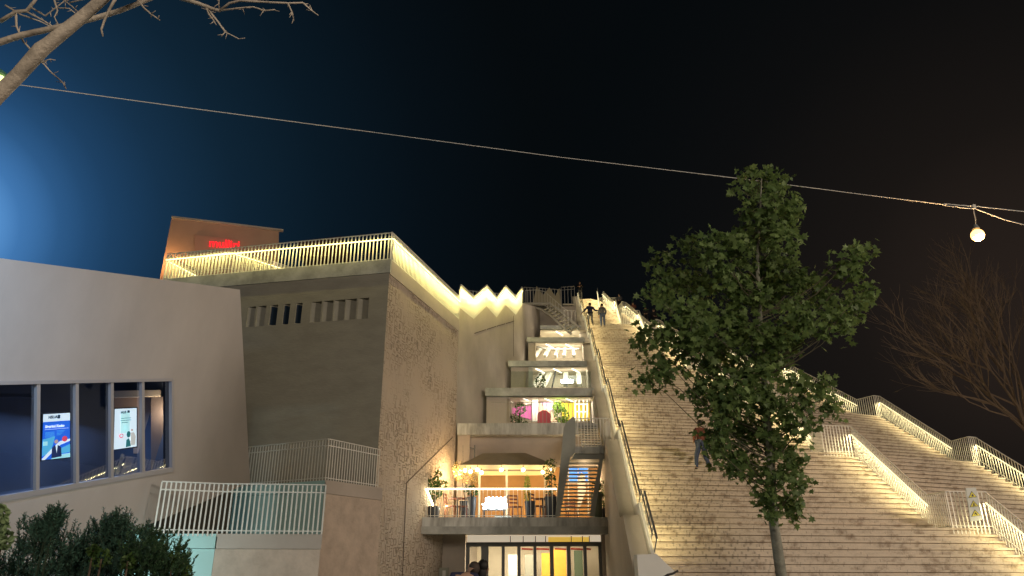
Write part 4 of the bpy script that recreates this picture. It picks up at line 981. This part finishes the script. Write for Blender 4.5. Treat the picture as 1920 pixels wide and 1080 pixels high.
# ------------------------------------------------------------ cables and the hanging street lamp
cbl = MB()
def cable(pts, r): cbl.tube(pts, r, 5)
cA = [P(-30, 150, 9), P(35, 159, 9.3), P(350, 202, 11), P(700, 248, 13.2), P(1040, 293.5, 16), P(1385, 334.5, 19), P(1620, 365, 21), P(1772, 384, 22.4)]
co_ = empty('overhead_cable', P(700, 248, 13.2), 'thin pale cable crossing the night sky to the hanging street lamp', 'cable')
cbl.tube(cA[:4], [.006, .006, .007, .007], 6); cbl.tube(cA[3:], [.007, .007, .008, .009, .012], 6)
cbl.tube([P(1772, 382, 22.4), P(1800, 385, 22.5), P(1826, 386.5, 22.6), P(1960, 401, 23.5)], .014, 6)
cbl.tube([P(1772, 385.5, 22.4), P(1812, 390.5, 22.5), P(1830, 392, 22.5), P(1880, 411, 22.8), P(1960, 432, 23.2)], .014, 6)
cbl.build('wire', mat('cable_steel', (.5, .5, .48), .5), co_, True)
fb = MB(); fb.ball(P(1771, 384, 22.4), .05, 8, 5); fb.box(P(1826, 388, 22.6), (.08, .08, .14)); fb.build('clamp', M_raildk, co_)
lamp = empty('hanging_street_lamp', P(1833, 440, 22.5), 'glowing orange street lamp hanging from the overhead cable', 'lamp')
lc = P(1833, 441, 22.5)
MB().ball(lc, .19, 16, 10).build('bulb', mat('sodium_bulb', (1, .8, .5), .5, emit=(1, .50, .14), es=3.6), lamp, True)
MB().lathe(lc + Vector((0, 0, .08)), [(.11, .13), (.10, .16), (.07, .22), (.05, .28)]).build('lamp_shade', M_frame, lamp)
MB().tube([P(1825, 392, 22.6), P(1829, 412, 22.5), lc + Vector((0, 0, .3))], .015, 5).build('hanger', M_raildk, lamp)
point('hanging_lamp_light', lc + Vector((0, -.1, -.3)), 520, (1, .55, .22), .15)
# neighbour lamp at the left picture edge
ll = empty('street_lamp', P(-14, 150, 7), 'green and yellow lit lamp head at the left edge behind the bare branch', 'lamp')
MB().ball(P(-3, 152, 7), (.07, .07, .07), 12, 8).build('bulb', mat('left_bulb', (.9, 1, .5), .5, emit=(.85, 1, .35), es=1.5), ll, True)
MB().lathe(P(-6, 143, 7), [(.10, 0), (.09, .03), (.05, .06), (.02, .08)]).build('lamp_shade', mat('green_shade', (.05, .16, .12), .5), ll)
MB().tube([P(-6, 143, 7), P(-90, 100, 7), Vector((P(-140, 100, 7).x, P(-90, 100, 7).y, 0))], .04, 6).build('pole', M_raildk, ll)

# ------------------------------------------------------------ warning sign on the middle railing
wsn = empty('warning_sign', PZ(1828, 990, 2.8), 'tall white plate with three yellow warning triangles on the stair railing', 'sign')
ctr = PY(1826, 948, 22.45)
sa = [PY(1811, 915, 22.5), PY(1830, 914, 22.5), PY(1842, 975, 22.5), PY(1820, 978, 22.5)]
MB().prism(sa, (0, .03, 0)).build('plate', mat('sign_white', (.50, .54, .52), .5), wsn)
def SU(u, v, o=.006): a_ = sa[0].lerp(sa[1], u); b_ = sa[3].lerp(sa[2], u); return a_.lerp(b_, v) + Vector((0, -o, 0))
M_yel = mat('sign_yellow', (.62, .56, .06), .5); M_ink = mat('sign_ink', (.03, .03, .03), .5)
for k in range(3):
    v0 = .10 + k * .28
    MB().quad(SU(.5, v0), SU(.92, v0 + .2), SU(.1, v0 + .2)).build('triangle_border', M_ink, wsn)
    MB().quad(SU(.5, v0 + .025, .01), SU(.85, v0 + .19, .01), SU(.17, v0 + .19, .01)).build('triangle', M_yel, wsn)
    mk_ = MB()
    if k == 0: mk_.quad(SU(.45, v0 + .1, .014), SU(.56, v0 + .1, .014), SU(.62, v0 + .17, .014), SU(.4, v0 + .17, .014))
    elif k == 1: mk_.quad(SU(.48, v0 + .08, .014), SU(.56, v0 + .08, .014), SU(.55, v0 + .14, .014), SU(.64, v0 + .17, .014), SU(.38, v0 + .17, .014))
    else: mk_.quad(SU(.46, v0 + .09, .014), SU(.54, v0 + .09, .014), SU(.66, v0 + .17, .014), SU(.56, v0 + .17, .014), SU(.5, v0 + .13, .014), SU(.38, v0 + .17, .014))
    mk_.build('pictogram', M_ink, wsn)

# ------------------------------------------------------------ people
M_skin = mat('skin', (.42, .26, .18), .6, .1, 8.); M_skind = mat('skin_dark', (.22, .13, .09), .6)
def skin_mesh(name, pts, eds, rad, mt, parent, sub=2):
    me = bpy.data.meshes.new(name); o0 = wloc(parent)
    me.from_pydata([Vector(p) - o0 for p in pts], eds, []); me.update()
    o = bpy.data.objects.new(name, me); COL.objects.link(o); o.parent = parent
    sm = o.modifiers.new('skin', 'SKIN'); sm.use_smooth_shade = True
    for i, r in enumerate(rad):
        sv = me.skin_vertices[0].data[i]; sv.radius = r if isinstance(r, tuple) else (r, r); sv.use_root = (i == 0)
    s = o.modifiers.new('sub', 'SUBSURF'); s.levels = sub; s.render_levels = sub
    me.materials.append(mt)
    return o
def person(base, rz, label, shirt, trouser, hair, pose=None, group=None, scale=1., skin=None, longhair=False, coat=False, headshift=(0, 0, 0)):
    """local frame: x right, y the way the person faces, z up"""
    skin = skin or M_skin
    J = dict(pel=(0, 0, .96), spine=(0, 0, 1.15), chest=(0, 0, 1.34), neck=(0, .0, 1.49), head=(0, .02, 1.60), top=(0, .02, 1.70),
             shl=(-.19, 0, 1.42), shr=(.19, 0, 1.42), ell=(-.25, -.02, 1.13), elr=(.25, -.02, 1.13), hal=(-.26, .06, .88), har=(.26, .06, .88),
             hil=(-.10, 0, .93), hir=(.10, 0, .93), knl=(-.11, .02, .50), knr=(.11, .02, .50), anl=(-.12, -.02, .09), anr=(.12, -.02, .09), tol=(-.14, .17, .035), tor=(.14, .17, .035))
    if pose: J.update(pose)
    M = Matrix.Rotation(rz, 3, 'Z'); base = Vector(base)
    W = {k: base + M @ (Vector(v) * scale) for k, v in J.items()}
    root = empty('person', base, label, 'person', group)
    s = scale
    names = ['pel', 'spine', 'chest', 'neck', 'head', 'top', 'shl', 'ell', 'hal', 'shr', 'elr', 'har', 'hil', 'knl', 'anl', 'tol', 'hir', 'knr', 'anr', 'tor']
    pts = [W[n] for n in names]
    ed = [(0, 1), (1, 2), (2, 3), (3, 4), (4, 5), (2, 6), (6, 7), (7, 8), (2, 9), (9, 10), (10, 11), (0, 12), (12, 13), (13, 14), (14, 15), (0, 16), (16, 17), (17, 18), (18, 19)]
    rad = [.13, .12, .13, .055, .085, .07, .06, .045, .03, .06, .045, .03, .085, .06, .04, .03, .085, .06, .04, .03]
    # hands: palm, four fingers and a thumb each
    for hn, el in (('hal', 'ell'), ('har', 'elr')):
        hd = (W[hn] - W[el]).normalized(); hi = names.index(hn)
        sidev = hd.cross(M @ Vector((0, 1, 0)))
        sidev = sidev.normalized() if sidev.length > .1 else M @ Vector((1, 0, 0))
        pi = len(pts); pts.append(W[hn] + hd * .07 * s); rad.append((.04, .018)); ed.append((hi, pi))
        for k, (o_, ln) in enumerate(((-.030, .075), (-.010, .09), (.010, .085), (.030, .065))):
            f0 = len(pts); pts.append(pts[pi] + sidev * o_ * s + hd * .035 * s); rad.append(.010); ed.append((pi, f0))
            pts.append(pts[f0] + (hd * .9 + M @ Vector((0, .35, 0))).normalized() * ln * s); rad.append(.008); ed.append((f0, f0 + 1))
        th = len(pts); pts.append(W[hn] + hd * .05 * s - sidev * .055 * s); rad.append(.011); ed.append((hi, th))
    rad = [(r[0] * s, r[1] * s) if isinstance(r, tuple) else r * s for r in rad]
    skin_mesh('body', pts, ed, rad, skin, root)
    # clothing over the body
    sn = ['pel', 'spine', 'chest', 'neck', 'shl', 'ell', 'hal', 'shr', 'elr', 'har']
    sp = [W[n] for n in sn]; sp[0] = W['pel'] - Vector((0, 0, (.22 if coat else .03) * s)); sp[3] = W['neck'] - Vector((0, 0, .03)) * s
    sp[6] = W['ell'].lerp(W['hal'], .88); sp[9] = W['elr'].lerp(W['har'], .88)
    skin_mesh('jacket' if coat else 'shirt', sp, [(0, 1), (1, 2), (2, 3), (2, 4), (4, 5), (5, 6), (2, 7), (7, 8), (8, 9)], [(r[0] * s, r[1] * s) for r in [(.19, .15), (.17, .14), (.19, .15), (.075, .075), (.085, .085), (.068, .068), (.052, .052), (.085, .085), (.068, .068), (.052, .052)]], shirt, root)
    tn = ['pel', 'hil', 'knl', 'anl', 'hir', 'knr', 'anr']
    skin_mesh('trousers', [W[n] for n in tn], [(0, 1), (1, 2), (2, 3), (0, 4), (4, 5), (5, 6)], [r * s for r in [.16, .115, .085, .062, .115, .085, .062]], trouser, root)
    for a_, t_ in (('anl', 'tol'), ('anr', 'tor')):
        skin_mesh('shoe', [W[a_] - (W[t_] - W[a_]) * .25 - Vector((0, 0, .03)) * s, W[a_].lerp(W[t_], .5) - Vector((0, 0, .01)) * s, W[t_]], [(0, 1), (1, 2)], [.048 * s, .055 * s, .042 * s], M_dark, root, 1)
    hc = W['head'].lerp(W['top'], .55); up = (W['top'] - W['head']).normalized(); fw = (M @ Vector((0, 1, 0)))
    hb_ = MB(); hb_.ball(hc - fw * .022 * s + up * .018 * s, (.098 * s, .108 * s, .108 * s), 14, 9)
    if longhair: hb_.ball(hc - fw * .05 * s - up * .10 * s, (.085 * s, .06 * s, .15 * s), 12, 8)
    hb_.build('hair', hair, root, True)
    fb_ = MB(); rt = fw.cross(up).normalized()
    fb_.ball(hc + fw * .095 * s - up * .045 * s, (.016 * s, .022 * s, .022 * s), 6, 4)      # nose
    fb_.build('nose', skin, root, True)
    for sg_ in (-1, 1):
        MB().ball(hc + rt * sg_ * .093 * s - up * .04 * s, (.014 * s, .024 * s, .032 * s), 6, 4).build('ear', skin, root, True)
        MB().ball(hc + fw * .085 * s + rt * sg_ * .032 * s - up * .025 * s, .011 * s, 6, 4).build('eye', M_dark, root, True)
    MB().ball(hc + fw * .082 * s - up * .085 * s, (.024 * s, .01 * s, .007 * s), 6, 4).build('mouth', mat('lip', (.3, .1, .09)), root, True)
    return root
C_blk = mat('cloth_black', (.018, .018, .022), .9); C_navy = mat('cloth_navy', (.025, .03, .07), .85, .1, 8.); C_den = mat('cloth_denim', (.05, .07, .13), .9, .2, 9.)
C_lblue = mat('cloth_light_blue', (.36, .42, .62), .85); C_greyc = mat('cloth_grey', (.10, .10, .11), .9); C_rust = mat('cloth_rust', (.17, .06, .04), .9, .3, 6.)
H_blk = mat('hair_black', (.012, .01, .009), .6, .2, 30.); H_brn = mat('hair_brown', (.06, .045, .035), .7, .2, 30.)
def on_stair(px, py):
    """where the ray meets the stairs"""
    r = ray(px, py); t = 10.
    while t < 80:
        q = EYE + r * t
        # u from the left edge table along the facet direction
        lo, hi = -1., 7.
        for _ in range(24):
            mu = (lo + hi) / 2; a_ = LP(mu); b_ = R1P(mu); c_ = R2P(mu)
            yy = a_.y + (b_.y - a_.y) * (q.x - a_.x) / (b_.x - a_.x) if q.x < b_.x else b_.y + (c_.y - b_.y) * (q.x - b_.x) / (c_.x - b_.x)
            if q.y > yy: lo = mu
            else: hi = mu
        if zline(lo) >= q.z: break
        t += .05
    z = ZN(-1); best = z
    for (ue, ze) in edges:
        if lo + .02 >= ue: best = max(best, ze)
    return Vector((q.x, q.y + .15, best))
pA = on_stair(1108, 611)
person(pA, 0.15, 'person in dark clothes at the stair top, one hand on the handrail, arm reaching out', C_navy, C_blk, H_blk,
       dict(ell=(-.36, .06, 1.22), hal=(-.55, .12, 1.0), elr=(.38, .02, 1.2), har=(.62, .03, 1.24), knl=(-.12, .10, .52), anr=(.14, -.12, .1), tor=(.16, .06, .04)), scale=1.0)
pB = on_stair(1131, 614)
person(pB, -.1, 'person in grey jacket and dark jeans standing right of the one reaching out', C_greyc, C_den, H_blk,
       dict(elr=(.27, .02, 1.14), har=(.2, .12, .95)), coat=True)
pC = on_stair(1322, 881); 
person(pC, .5, 'person in rust top and blue jeans on the stairs, half hidden by the tree', C_rust, C_den, H_blk,
       dict(anl=(-.24, .1, .09), tol=(-.30, .24, .035), knl=(-.2, .1, .5), anr=(.22, -.12, .09), tor=(.34, -.02, .035), knr=(.15, .04, .5), ell=(-.34, -.05, 1.18), hal=(-.2, .16, 1.05)))
# two people in front of the entrance
pD = P(884, 1070, 15); pD = Vector((pD.x, 13.9, 0))
person(pD, .2, 'person in navy shirt bending the head forward in front of the glass entrance', C_navy, C_den, H_brn,
       dict(neck=(.06, .08, 1.50), head=(.14, .17, 1.56), top=(.20, .22, 1.62), chest=(-.01, -.02, 1.38), shl=(-.20, .02, 1.47), shr=(.18, .04, 1.46)), scale=1.04)
pE = P(912, 1070, 15); pE = Vector((pE.x, 14.2, 0))
person(pE, -.5, 'person with long black hair and light blue top in front of the glass entrance', C_lblue, C_blk, H_blk, longhair=True, scale=1.02)
# people high up
pF = Vector((PY(1088, 552, 62).x, 62.2, ZN(7))); 
person(pF, 3.0, 'dark person with folded arms at the very top left of the staircase', C_blk, C_blk, H_brn, dict(ell=(-.3, .1, 1.2), hal=(.02, .25, 1.2), elr=(.3, .1, 1.2), har=(-.02, .28, 1.22)), scale=1.05)
sit = dict(pel=(0, 0, .50), spine=(0, .02, .70), chest=(0, .06, .90), neck=(0, .10, 1.05), head=(0, .13, 1.15), top=(0, .14, 1.25), shl=(-.19, .06, .98), shr=(.19, .06, .98), ell=(-.24, .18, .74), elr=(.24, .18, .74), hal=(-.1, .38, .62), har=(.1, .38, .62),
           hil=(-.1, .02, .48), hir=(.1, .02, .48), knl=(-.14, .42, .55), knr=(.14, .42, .55), anl=(-.14, .40, .12), anr=(.14, .40, .12), tol=(-.15, .55, .05), tor=(.15, .55, .05))
for (x, y, c1, lb, hs) in [(1213, 606, C_blk, 'slim person in black sitting left of the broad one on the side flight', 0), (1227, 611, C_blk, 'broad person in black sitting on the side flight just above the tree leaves', 1), (1163, 578, C_greyc, 'person in dark clothes sitting high on the side flight behind the middle railing', 0), (1189, 592, C_rust, 'person in a light rust top sitting high on the side flight', 0)]:
    q = on_stair(x, y); q.z += .0
    person(q, 3.3 if hs else 2.9, lb, c1, C_blk, H_blk, sit, scale=1.1 if hs else 1.0)
# handlebar scooter at the parapet end
sct = empty('electric_scooter', Vector((P(1228, 1070, 17).x, 16.6, .35)), 'black electric scooter parked at the foot of the stair parapet', 'scooter')
B0 = Vector((P(1234, 1070, 17).x, 16.6, .35))
MB().tube([B0 + Vector((0, 0, .12)), B0 + Vector((-.02, .05, 1.15))], .03, 8).build('steering_column', M_dark, sct)
MB().tube([B0 + Vector((-.30, -.15, 1.10)), B0 + Vector((-.12, -.08, 1.19)), B0 + Vector((.02, .02, 1.22)), B0 + Vector((.14, .12, 1.27))], .024, 8).build('handlebar', M_dark, sct)
MB().box(B0 + Vector((.05, .55, .16)), (.16, 1.0, .05), .1).build('deck', M_dark, sct)
for dy in (0, 1.05):
    MB().lathe(B0 + Vector((0, dy, .11)), [(.0, -.03), (.10, -.03), (.11, 0), (.10, .03), (.0, .03)]).build('wheel', M_dark, sct).rotation_euler = (0, 0, 0)
# ------------------------------------------------------------ the leafy street tree
rt_ = random.Random(11)
TD = 13.5
tree = empty('leafy_tree', Vector((P(1470, 1079, TD).x, P(1470, 1079, TD).y, 0)), 'leafy green young plane tree with a slim pale trunk in front of the staircase', 'tree')
def T(px, py, dd=0): return P(px, py, TD + dd)
tb_ = P(1468, 1079, TD); tr_pts = [Vector((tb_.x + .02, tb_.y, 0)), T(1465, 1079), T(1458, 1030), T(1450, 975), T(1447, 900), T(1440, 800), T(1432, 700), T(1425, 600), T(1420, 500), T(1425, 400), T(1428, 335)]
MB().tube(tr_pts, [.13, .10, .095, .085, .075, .065, .055, .045, .035, .022, .008], 10).build('trunk', M_trunk, tree, True)
blobs = [(1338, 806, 26), (1345, 838, 20), (1365, 860, 20), (1348, 812, 24), (1352, 838, 18), (1300, 640, 40), (1205, 640, 14), (1428, 345, 34), (1400, 362, 22), (1455, 352, 26), (1478, 390, 28), (1440, 400, 48), (1395, 400, 20), (1480, 420, 24), (1420, 450, 50), (1470, 450, 30), (1385, 475, 34), (1440, 500, 60), (1360, 500, 30), (1330, 470, 26), (1305, 480, 28), (1290, 455, 16), (1340, 455, 16),
         (1245, 490, 24), (1232, 520, 26), (1270, 530, 36), (1320, 530, 44), (1380, 550, 56), (1450, 560, 56), (1500, 530, 34), (1250, 570, 36), (1230, 560, 20), (1300, 590, 50), (1370, 620, 60), (1440, 630, 60), (1500, 600, 48), (1540, 560, 34), (1520, 530, 22), (1560, 590, 30), (1548, 620, 22),
         (1600, 475, 24), (1620, 468, 16), (1588, 500, 24), (1605, 515, 16), (1615, 565, 22), (1605, 590, 24), (1585, 600, 22), (1628, 552, 12),
         (1240, 625, 30), (1212, 625, 16), (1280, 650, 42), (1240, 680, 28), (1212, 712, 16), (1245, 712, 18), (1330, 680, 56), (1400, 700, 60), (1460, 680, 40), (1480, 640, 30), (1320, 730, 34), (1370, 750, 56), (1440, 760, 58), (1500, 720, 34), (1530, 715, 26), (1550, 745, 26), (1560, 768, 18), (1510, 770, 30),
         (1310, 760, 22), (1345, 790, 30), (1400, 810, 50), (1455, 830, 52), (1500, 800, 26), (1385, 855, 22), (1410, 880, 30), (1460, 890, 44), (1500, 870, 16), (1430, 930, 26), (1470, 945, 30), (1495, 910, 18), (1450, 965, 16), (1490, 960, 14), (1378, 880, 14)]
crown = MB(); twigs = MB()
LEAF = [(0, -.5), (.20, -.30), (.52, -.32), (.30, -.02), (.50, .22), (.20, .20), (0, .60), (-.20, .20), (-.50, .22), (-.30, -.02), (-.52, -.32), (-.20, -.30)]
def add_leaf(mb, p, s, rnd):
    n = Vector((rnd.gauss(0, .7), rnd.gauss(-.25, .7), rnd.gauss(.45, .6))).normalized()
    x = n.cross(Vector((rnd.gauss(0, 1), rnd.gauss(0, 1), rnd.gauss(0, 1)))).normalized(); y = n.cross(x)
    if y.z > 0: y = -y
    k = rnd.uniform(-.22, .22)
    mb.add([p + x * a * s + y * b * s + n * (abs(a) * k - .12 * b * b) * s for a, b in LEAF], [[0, 1, 2, 3, 9, 10, 11], [3, 4, 5, 6, 7, 8, 9]])
for bi, (bx, by, br) in enumerate(blobs):
    dd = rt_.uniform(-.9, .9) * min(1.0, .35 + br / 60)
    if by > 860 or by < 420: dd *= .5
    c = T(bx, by, dd); r = br / FPX * TD
    # a limb from the trunk
    tpy = min(960, by + abs(bx - 1440) * .55 + 25); fr_ = 0
    for a_, b_ in zip(tr_pts[1:-1], tr_pts[2:]):
        pass
    st = T(1440 + (tpy - 800) * .06, tpy)
    jx = lambda a_: Vector((rt_.uniform(-a_, a_), rt_.uniform(-a_, a_), rt_.uniform(-a_, a_)))
    L_ = (c - st).length
    twigs.tube([st, st.lerp(c, .3) + Vector((0, 0, -.06 * L_)) + jx(.04), st.lerp(c, .6) + Vector((0, 0, -.07 * L_)) + jx(.05), st.lerp(c, .85) + jx(.05), c], [.015, .012, .009, .006, .003], 5)
    ncl = max(4, int(br * br / 125))
    for _ in range(ncl):
        d = Vector((rt_.gauss(0, 1), rt_.gauss(0, 1), rt_.gauss(0, 1))).normalized() * rt_.uniform(.15, 1.0) * r
        cc = c + d; twigs.tube([c, cc], [.006, .003], 3)
        for _ in range(13):
            p = cc + Vector((rt_.gauss(0, 1), rt_.gauss(0, 1), rt_.gauss(0, 1))) * .10
            add_leaf(crown, p, rt_.uniform(.075, .16), rt_)
crown.build('crown', M_leaf, tree)
twigs.build('limbs', mat('twig_bark', (.10, .09, .06), .9), tree)
# sparse hanging twigs on the right and left of the lower crown
for pts_ in ([(1350, 905), (1330, 890), (1310, 878)], [(1480, 930), (1505, 942), (1518, 950)]): pass

# ------------------------------------------------------------ bare branches, upper left
rb_ = random.Random(5)
bt = empty('bare_tree', Vector((P(-220, 300, 6).x, P(-220, 300, 6).y, 0)), 'bare pale branched tree reaching over the upper left corner', 'tree')
D0 = 6.0
def Q(px, py, dd=0): return P(px, py, D0 + dd)
def wid(w): return w / FPX * D0 / 2
trk = MB()
trk.tube([Vector((Q(-330, 300).x, Q(-330, 300).y, 0)), Q(-300, 600), Q(-160, 350), Q(-60, 245), Q(-8, 182), Q(35, 140), Q(78, 92), Q(92, 82), Q(125, 55), Q(150, 35), Q(190, 0), Q(230, -40), Q(300, -120)], [.16, .14, .10, wid(30), wid(28), wid(26), wid(28), wid(25), wid(24), wid(22), wid(20), wid(19), wid(12)], 12)
trk.build('trunk', M_bark, bt, True)
lm = MB()
def br_(pts, w0, w1, dd=0, knots=True):
    n = len(pts); P_ = [Q(x, y, dd) for x, y in pts]
    lm.tube(P_, [wid(w0 + (w1 - w0) * i / (n - 1)) for i in range(n)], 7)
    if knots and w1 < 3:
        for i in range(1, n):
            for _ in range(2):
                f = rb_.random(); x = pts[i - 1][0] + (pts[i][0] - pts[i - 1][0]) * f; y = pts[i - 1][1] + (pts[i][1] - pts[i - 1][1]) * f
                L_n = rb_.uniform(5, 13); a_ = rb_.uniform(0, 6.28)
                lm.tube([Q(x, y, dd), Q(x + L_n * math.cos(a_), y + L_n * math.sin(a_), dd + rb_.uniform(-.05, .05))], [wid(2.0), wid(1.1)], 4)
br_([(-60, 100), (0, 79), (40, 66), (110, 51), (175, 35), (225, 20), (285, -4), (330, -25)], 14, 8, .25, False)
br_([(218, -5), (205, 18), (196, 38), (190, 55), (193, 68)], 6, 3)
br_([(255, -5), (270, 15), (284, 27), (300, 38)], 4, 2)
br_([(335, -4), (370, 6), (400, 17), (412, 20)], 8, 6)
br_([(412, 20), (430, 6), (450, 1), (500, 4), (540, 6), (568, 5)], 5, 3)
br_([(568, 5), (582, 18), (597, 29)], 3, 1.6)
br_([(540, 6), (548, 24), (551, 39)], 3, 1.6)
br_([(412, 20), (450, 15), (475, 13), (496, 20), (516, 18)], 3.5, 2)
br_([(388, 14), (392, 27), (402, 40)], 5, 2.5)
br_([(392, 20), (408, 40), (422, 60), (448, 73)], 4, 1.8)
br_([(422, 60), (415, 69)], 2, 1.5)
br_([(30, 28), (31, 50), (44, 78), (62, 98), (75, 112), (95, 135), (118, 155), (124, 167)], 4.5, 2.0, .3)
br_([(0, 40), (30, 22), (50, 20), (62, 5), (70, -5)], 9, 6, .8, False)
br_([(50, 22), (80, 38), (100, 50), (112, 61)], 4, 2, .8)
br_([(10, 10), (40, 28), (75, 40), (95, 50)], 4, 2, .9)
br_([(60, 15), (85, 30), (110, 10), (130, -5)], 4, 2, .9)
br_([(100, -5), (108, 20), (102, 32), (110, 48)], 4, 2, .7)
br_([(110, 15), (130, 16), (145, 28)], 3, 2, .7)
br_([(130, 5), (160, -2), (175, -4)], 3, 3, .7)
br_([(115, -3), (135, 12), (148, 24), (136, 30)], 3, 1.5, .8)
br_([(78, 118), (90, 112), (96, 111)], 2.2, 1.5)
br_([(410, -5), (410, 5), (412, 20)], 3, 2, 0)
lm.build('branch', M_bark, bt, True)

# ------------------------------------------------------------ bare tree far right
ft = empty('bare_tree', Vector((P(1945, 900, 34).x, P(1945, 900, 34).y, 0)), 'dark bare tree with fine upright branches behind the staircase at the right edge', 'tree')
rf_ = random.Random(3); fb2 = MB()
def grow(p, d, L, r, lvl):
    n = 4; pts = [p]; q = p; dd = d.copy()
    for i in range(n):
        dd = (dd + Vector((rf_.gauss(0, .10), rf_.gauss(0, .10), rf_.gauss(.05, .08)))).normalized(); q = q + dd * L / n; pts.append(q)
    fb2.tube(pts, [r * (1 - .5 * i / n) for i in range(n + 1)], 5 if lvl < 2 else 3, cap=False)
    if lvl >= 5: return
    for i in range(rf_.choice((3, 3, 4)) + (1 if lvl < 2 else 0)):
        at = pts[rf_.choice((2, 3, 4))]; a_ = rf_.uniform(.15, .45) * rf_.choice((-1, 1))
        nd = (Matrix.Rotation(a_, 3, 'Y') @ Matrix.Rotation(rf_.uniform(-.5, .5), 3, 'X') @ dd).normalized()
        grow(at, nd, L * rf_.uniform(.6, .8), r * .58, lvl + 1)
fbase = Vector((P(1945, 900, 34).x, P(1945, 900, 34).y, 0))
mt_ = MB(); top_ = P(1932, 800, 34)
mt_.tube([fbase, fbase.lerp(top_, .5) + Vector((.1, 0, 0)), top_], [.35, .3, .25], 8).build('trunk', M_bark2, ft, True)
for (dx, dz, L_) in ((-.5, .85, 3.8), (-.3, .95, 4.2), (-.1, 1, 4.5), (.15, 1, 4.2), (-.72, .72, 3.3), (.5, .8, 3.6)):
    grow(top_ + Vector((0, 0, -rf_.uniform(0, 1.5))), Vector((dx, rf_.uniform(-.3, .3), dz)).normalized(), L_ * .9, .085, 1)
fb2.build('branch', mat('far_bark', (.135, .10, .07), .9, .2, 3.), ft)

# ------------------------------------------------------------ shrubs under the leaning box
rs_ = random.Random(9)
def sprigs(name, label, spots, mt_, n_sp, Lr, d, cat='shrub', leafn=22, ls=.062, lean=.35):
    n_sp = int(n_sp * 3.2)
    cx = sum(s[0] for s in spots) / len(spots); b0 = P(cx, 1080, d); root = empty(name, Vector((b0.x, b0.y, 0)), label, cat)
    fm = MB(); sm = MB()
    for (px, py, r_) in spots:
        c = P(px, py, d + rs_.uniform(-.5, .5)); r = r_ / FPX * d
        sm.tube([Vector((c.x, c.y, 0)), c], [.02, .01], 5)
        for _ in range(n_sp):
            o = Vector((rs_.uniform(-1, 1), rs_.uniform(-.8, .8), rs_.uniform(-1.3, .6))) * r
            p = c + o; dv = Vector((o.x / r * lean + rs_.gauss(0, .22), rs_.gauss(0, .22), 1)).normalized(); L = rs_.uniform(*Lr)
            sm.tube([p, p + dv * L], [.006, .003], 3, cap=False)
            for i in range(leafn):
                f = i / leafn; q = p + dv * L * f
                a_ = rs_.uniform(0, 6.28); s_ = ls * rs_.uniform(.7, 1.2) * (1.15 - .5 * f)
                ax = (dv * .75 + Vector((math.cos(a_), math.sin(a_), 0))).normalized(); sd = ax.cross(dv).normalized()
                fm.add([q, q + ax * s_ * .5 + sd * s_ * .2, q + ax * s_, q + ax * s_ * .5 - sd * s_ * .2], [[0, 1, 2, 3]])
    fm.build('foliage', mt_, root); sm.build('stem', mat('green_stem', (.03, .05, .03), .8), root)
    return root
DS = 9.5
sprigs('rosemary_shrub', 'dark blue green spiky shrub with one tall upright tuft, left of the middle clump', [(70, 1010, 28), (100, 985, 8), (95, 1035, 40), (55, 1060, 40), (20, 1070, 30), (85, 1000, 14)], M_shrub, 22, (.14, .26), DS)
sprigs('rosemary_shrub', 'dense dark green spiky shrub in the middle under the leaning box', [(200, 1010, 30), (215, 995, 16), (180, 1040, 36), (140, 1045, 34), (235, 1030, 34), (220, 1065, 40), (150, 1072, 34)], M_shrub, 26, (.14, .28), DS)
sprigs('rosemary_shrub', 'dark shrub with small leaves in front of the pale cyan terrace wall', [(285, 1020, 28), (270, 1050, 34), (310, 1045, 28), (330, 1070, 24), (300, 1075, 36)], leaf_mat('shrub_leaf2', (.04, .10, .05), (.10, .19, .09), .2), 26, (.10, .2), DS)
def roundbush(name, label, blobs_, mt_, size, d, n):
    b0 = P(blobs_[0][0], 1085, d); root = empty(name, Vector((b0.x, b0.y, 0)), label, 'shrub'); fm = MB(); sm = MB()
    for (x, y, r_) in blobs_:
        c = P(x, y, d); r = r_ / FPX * d; leaves(fm, c, r, n, size, rnd=rs_); sm.tube([Vector((c.x, c.y, 0)), c], [.02, .01], 5)
    fm.build('foliage', mt_, root); sm.build('stem', M_bark2, root); return root
roundbush('pale_bush', 'pale yellow green bush cut by the left edge of the picture', [(-8, 990, 20), (5, 1012, 18), (-5, 965, 18)], M_pale, .09, 8.5, 130)
roundbush('small_bush', 'small leaved bush with pale leaf tips in front of the cyan wall', [(335, 1060, 14), (350, 1072, 12), (325, 1045, 10)], M_plant, .05, 9.2, 90)
roundbush('small_bush', 'glossy broad leaved plant among the spiky shrubs below the windows', [(190, 1048, 18), (175, 1032, 10), (240, 1052, 14)], M_plant, .06, 8.8, 90)
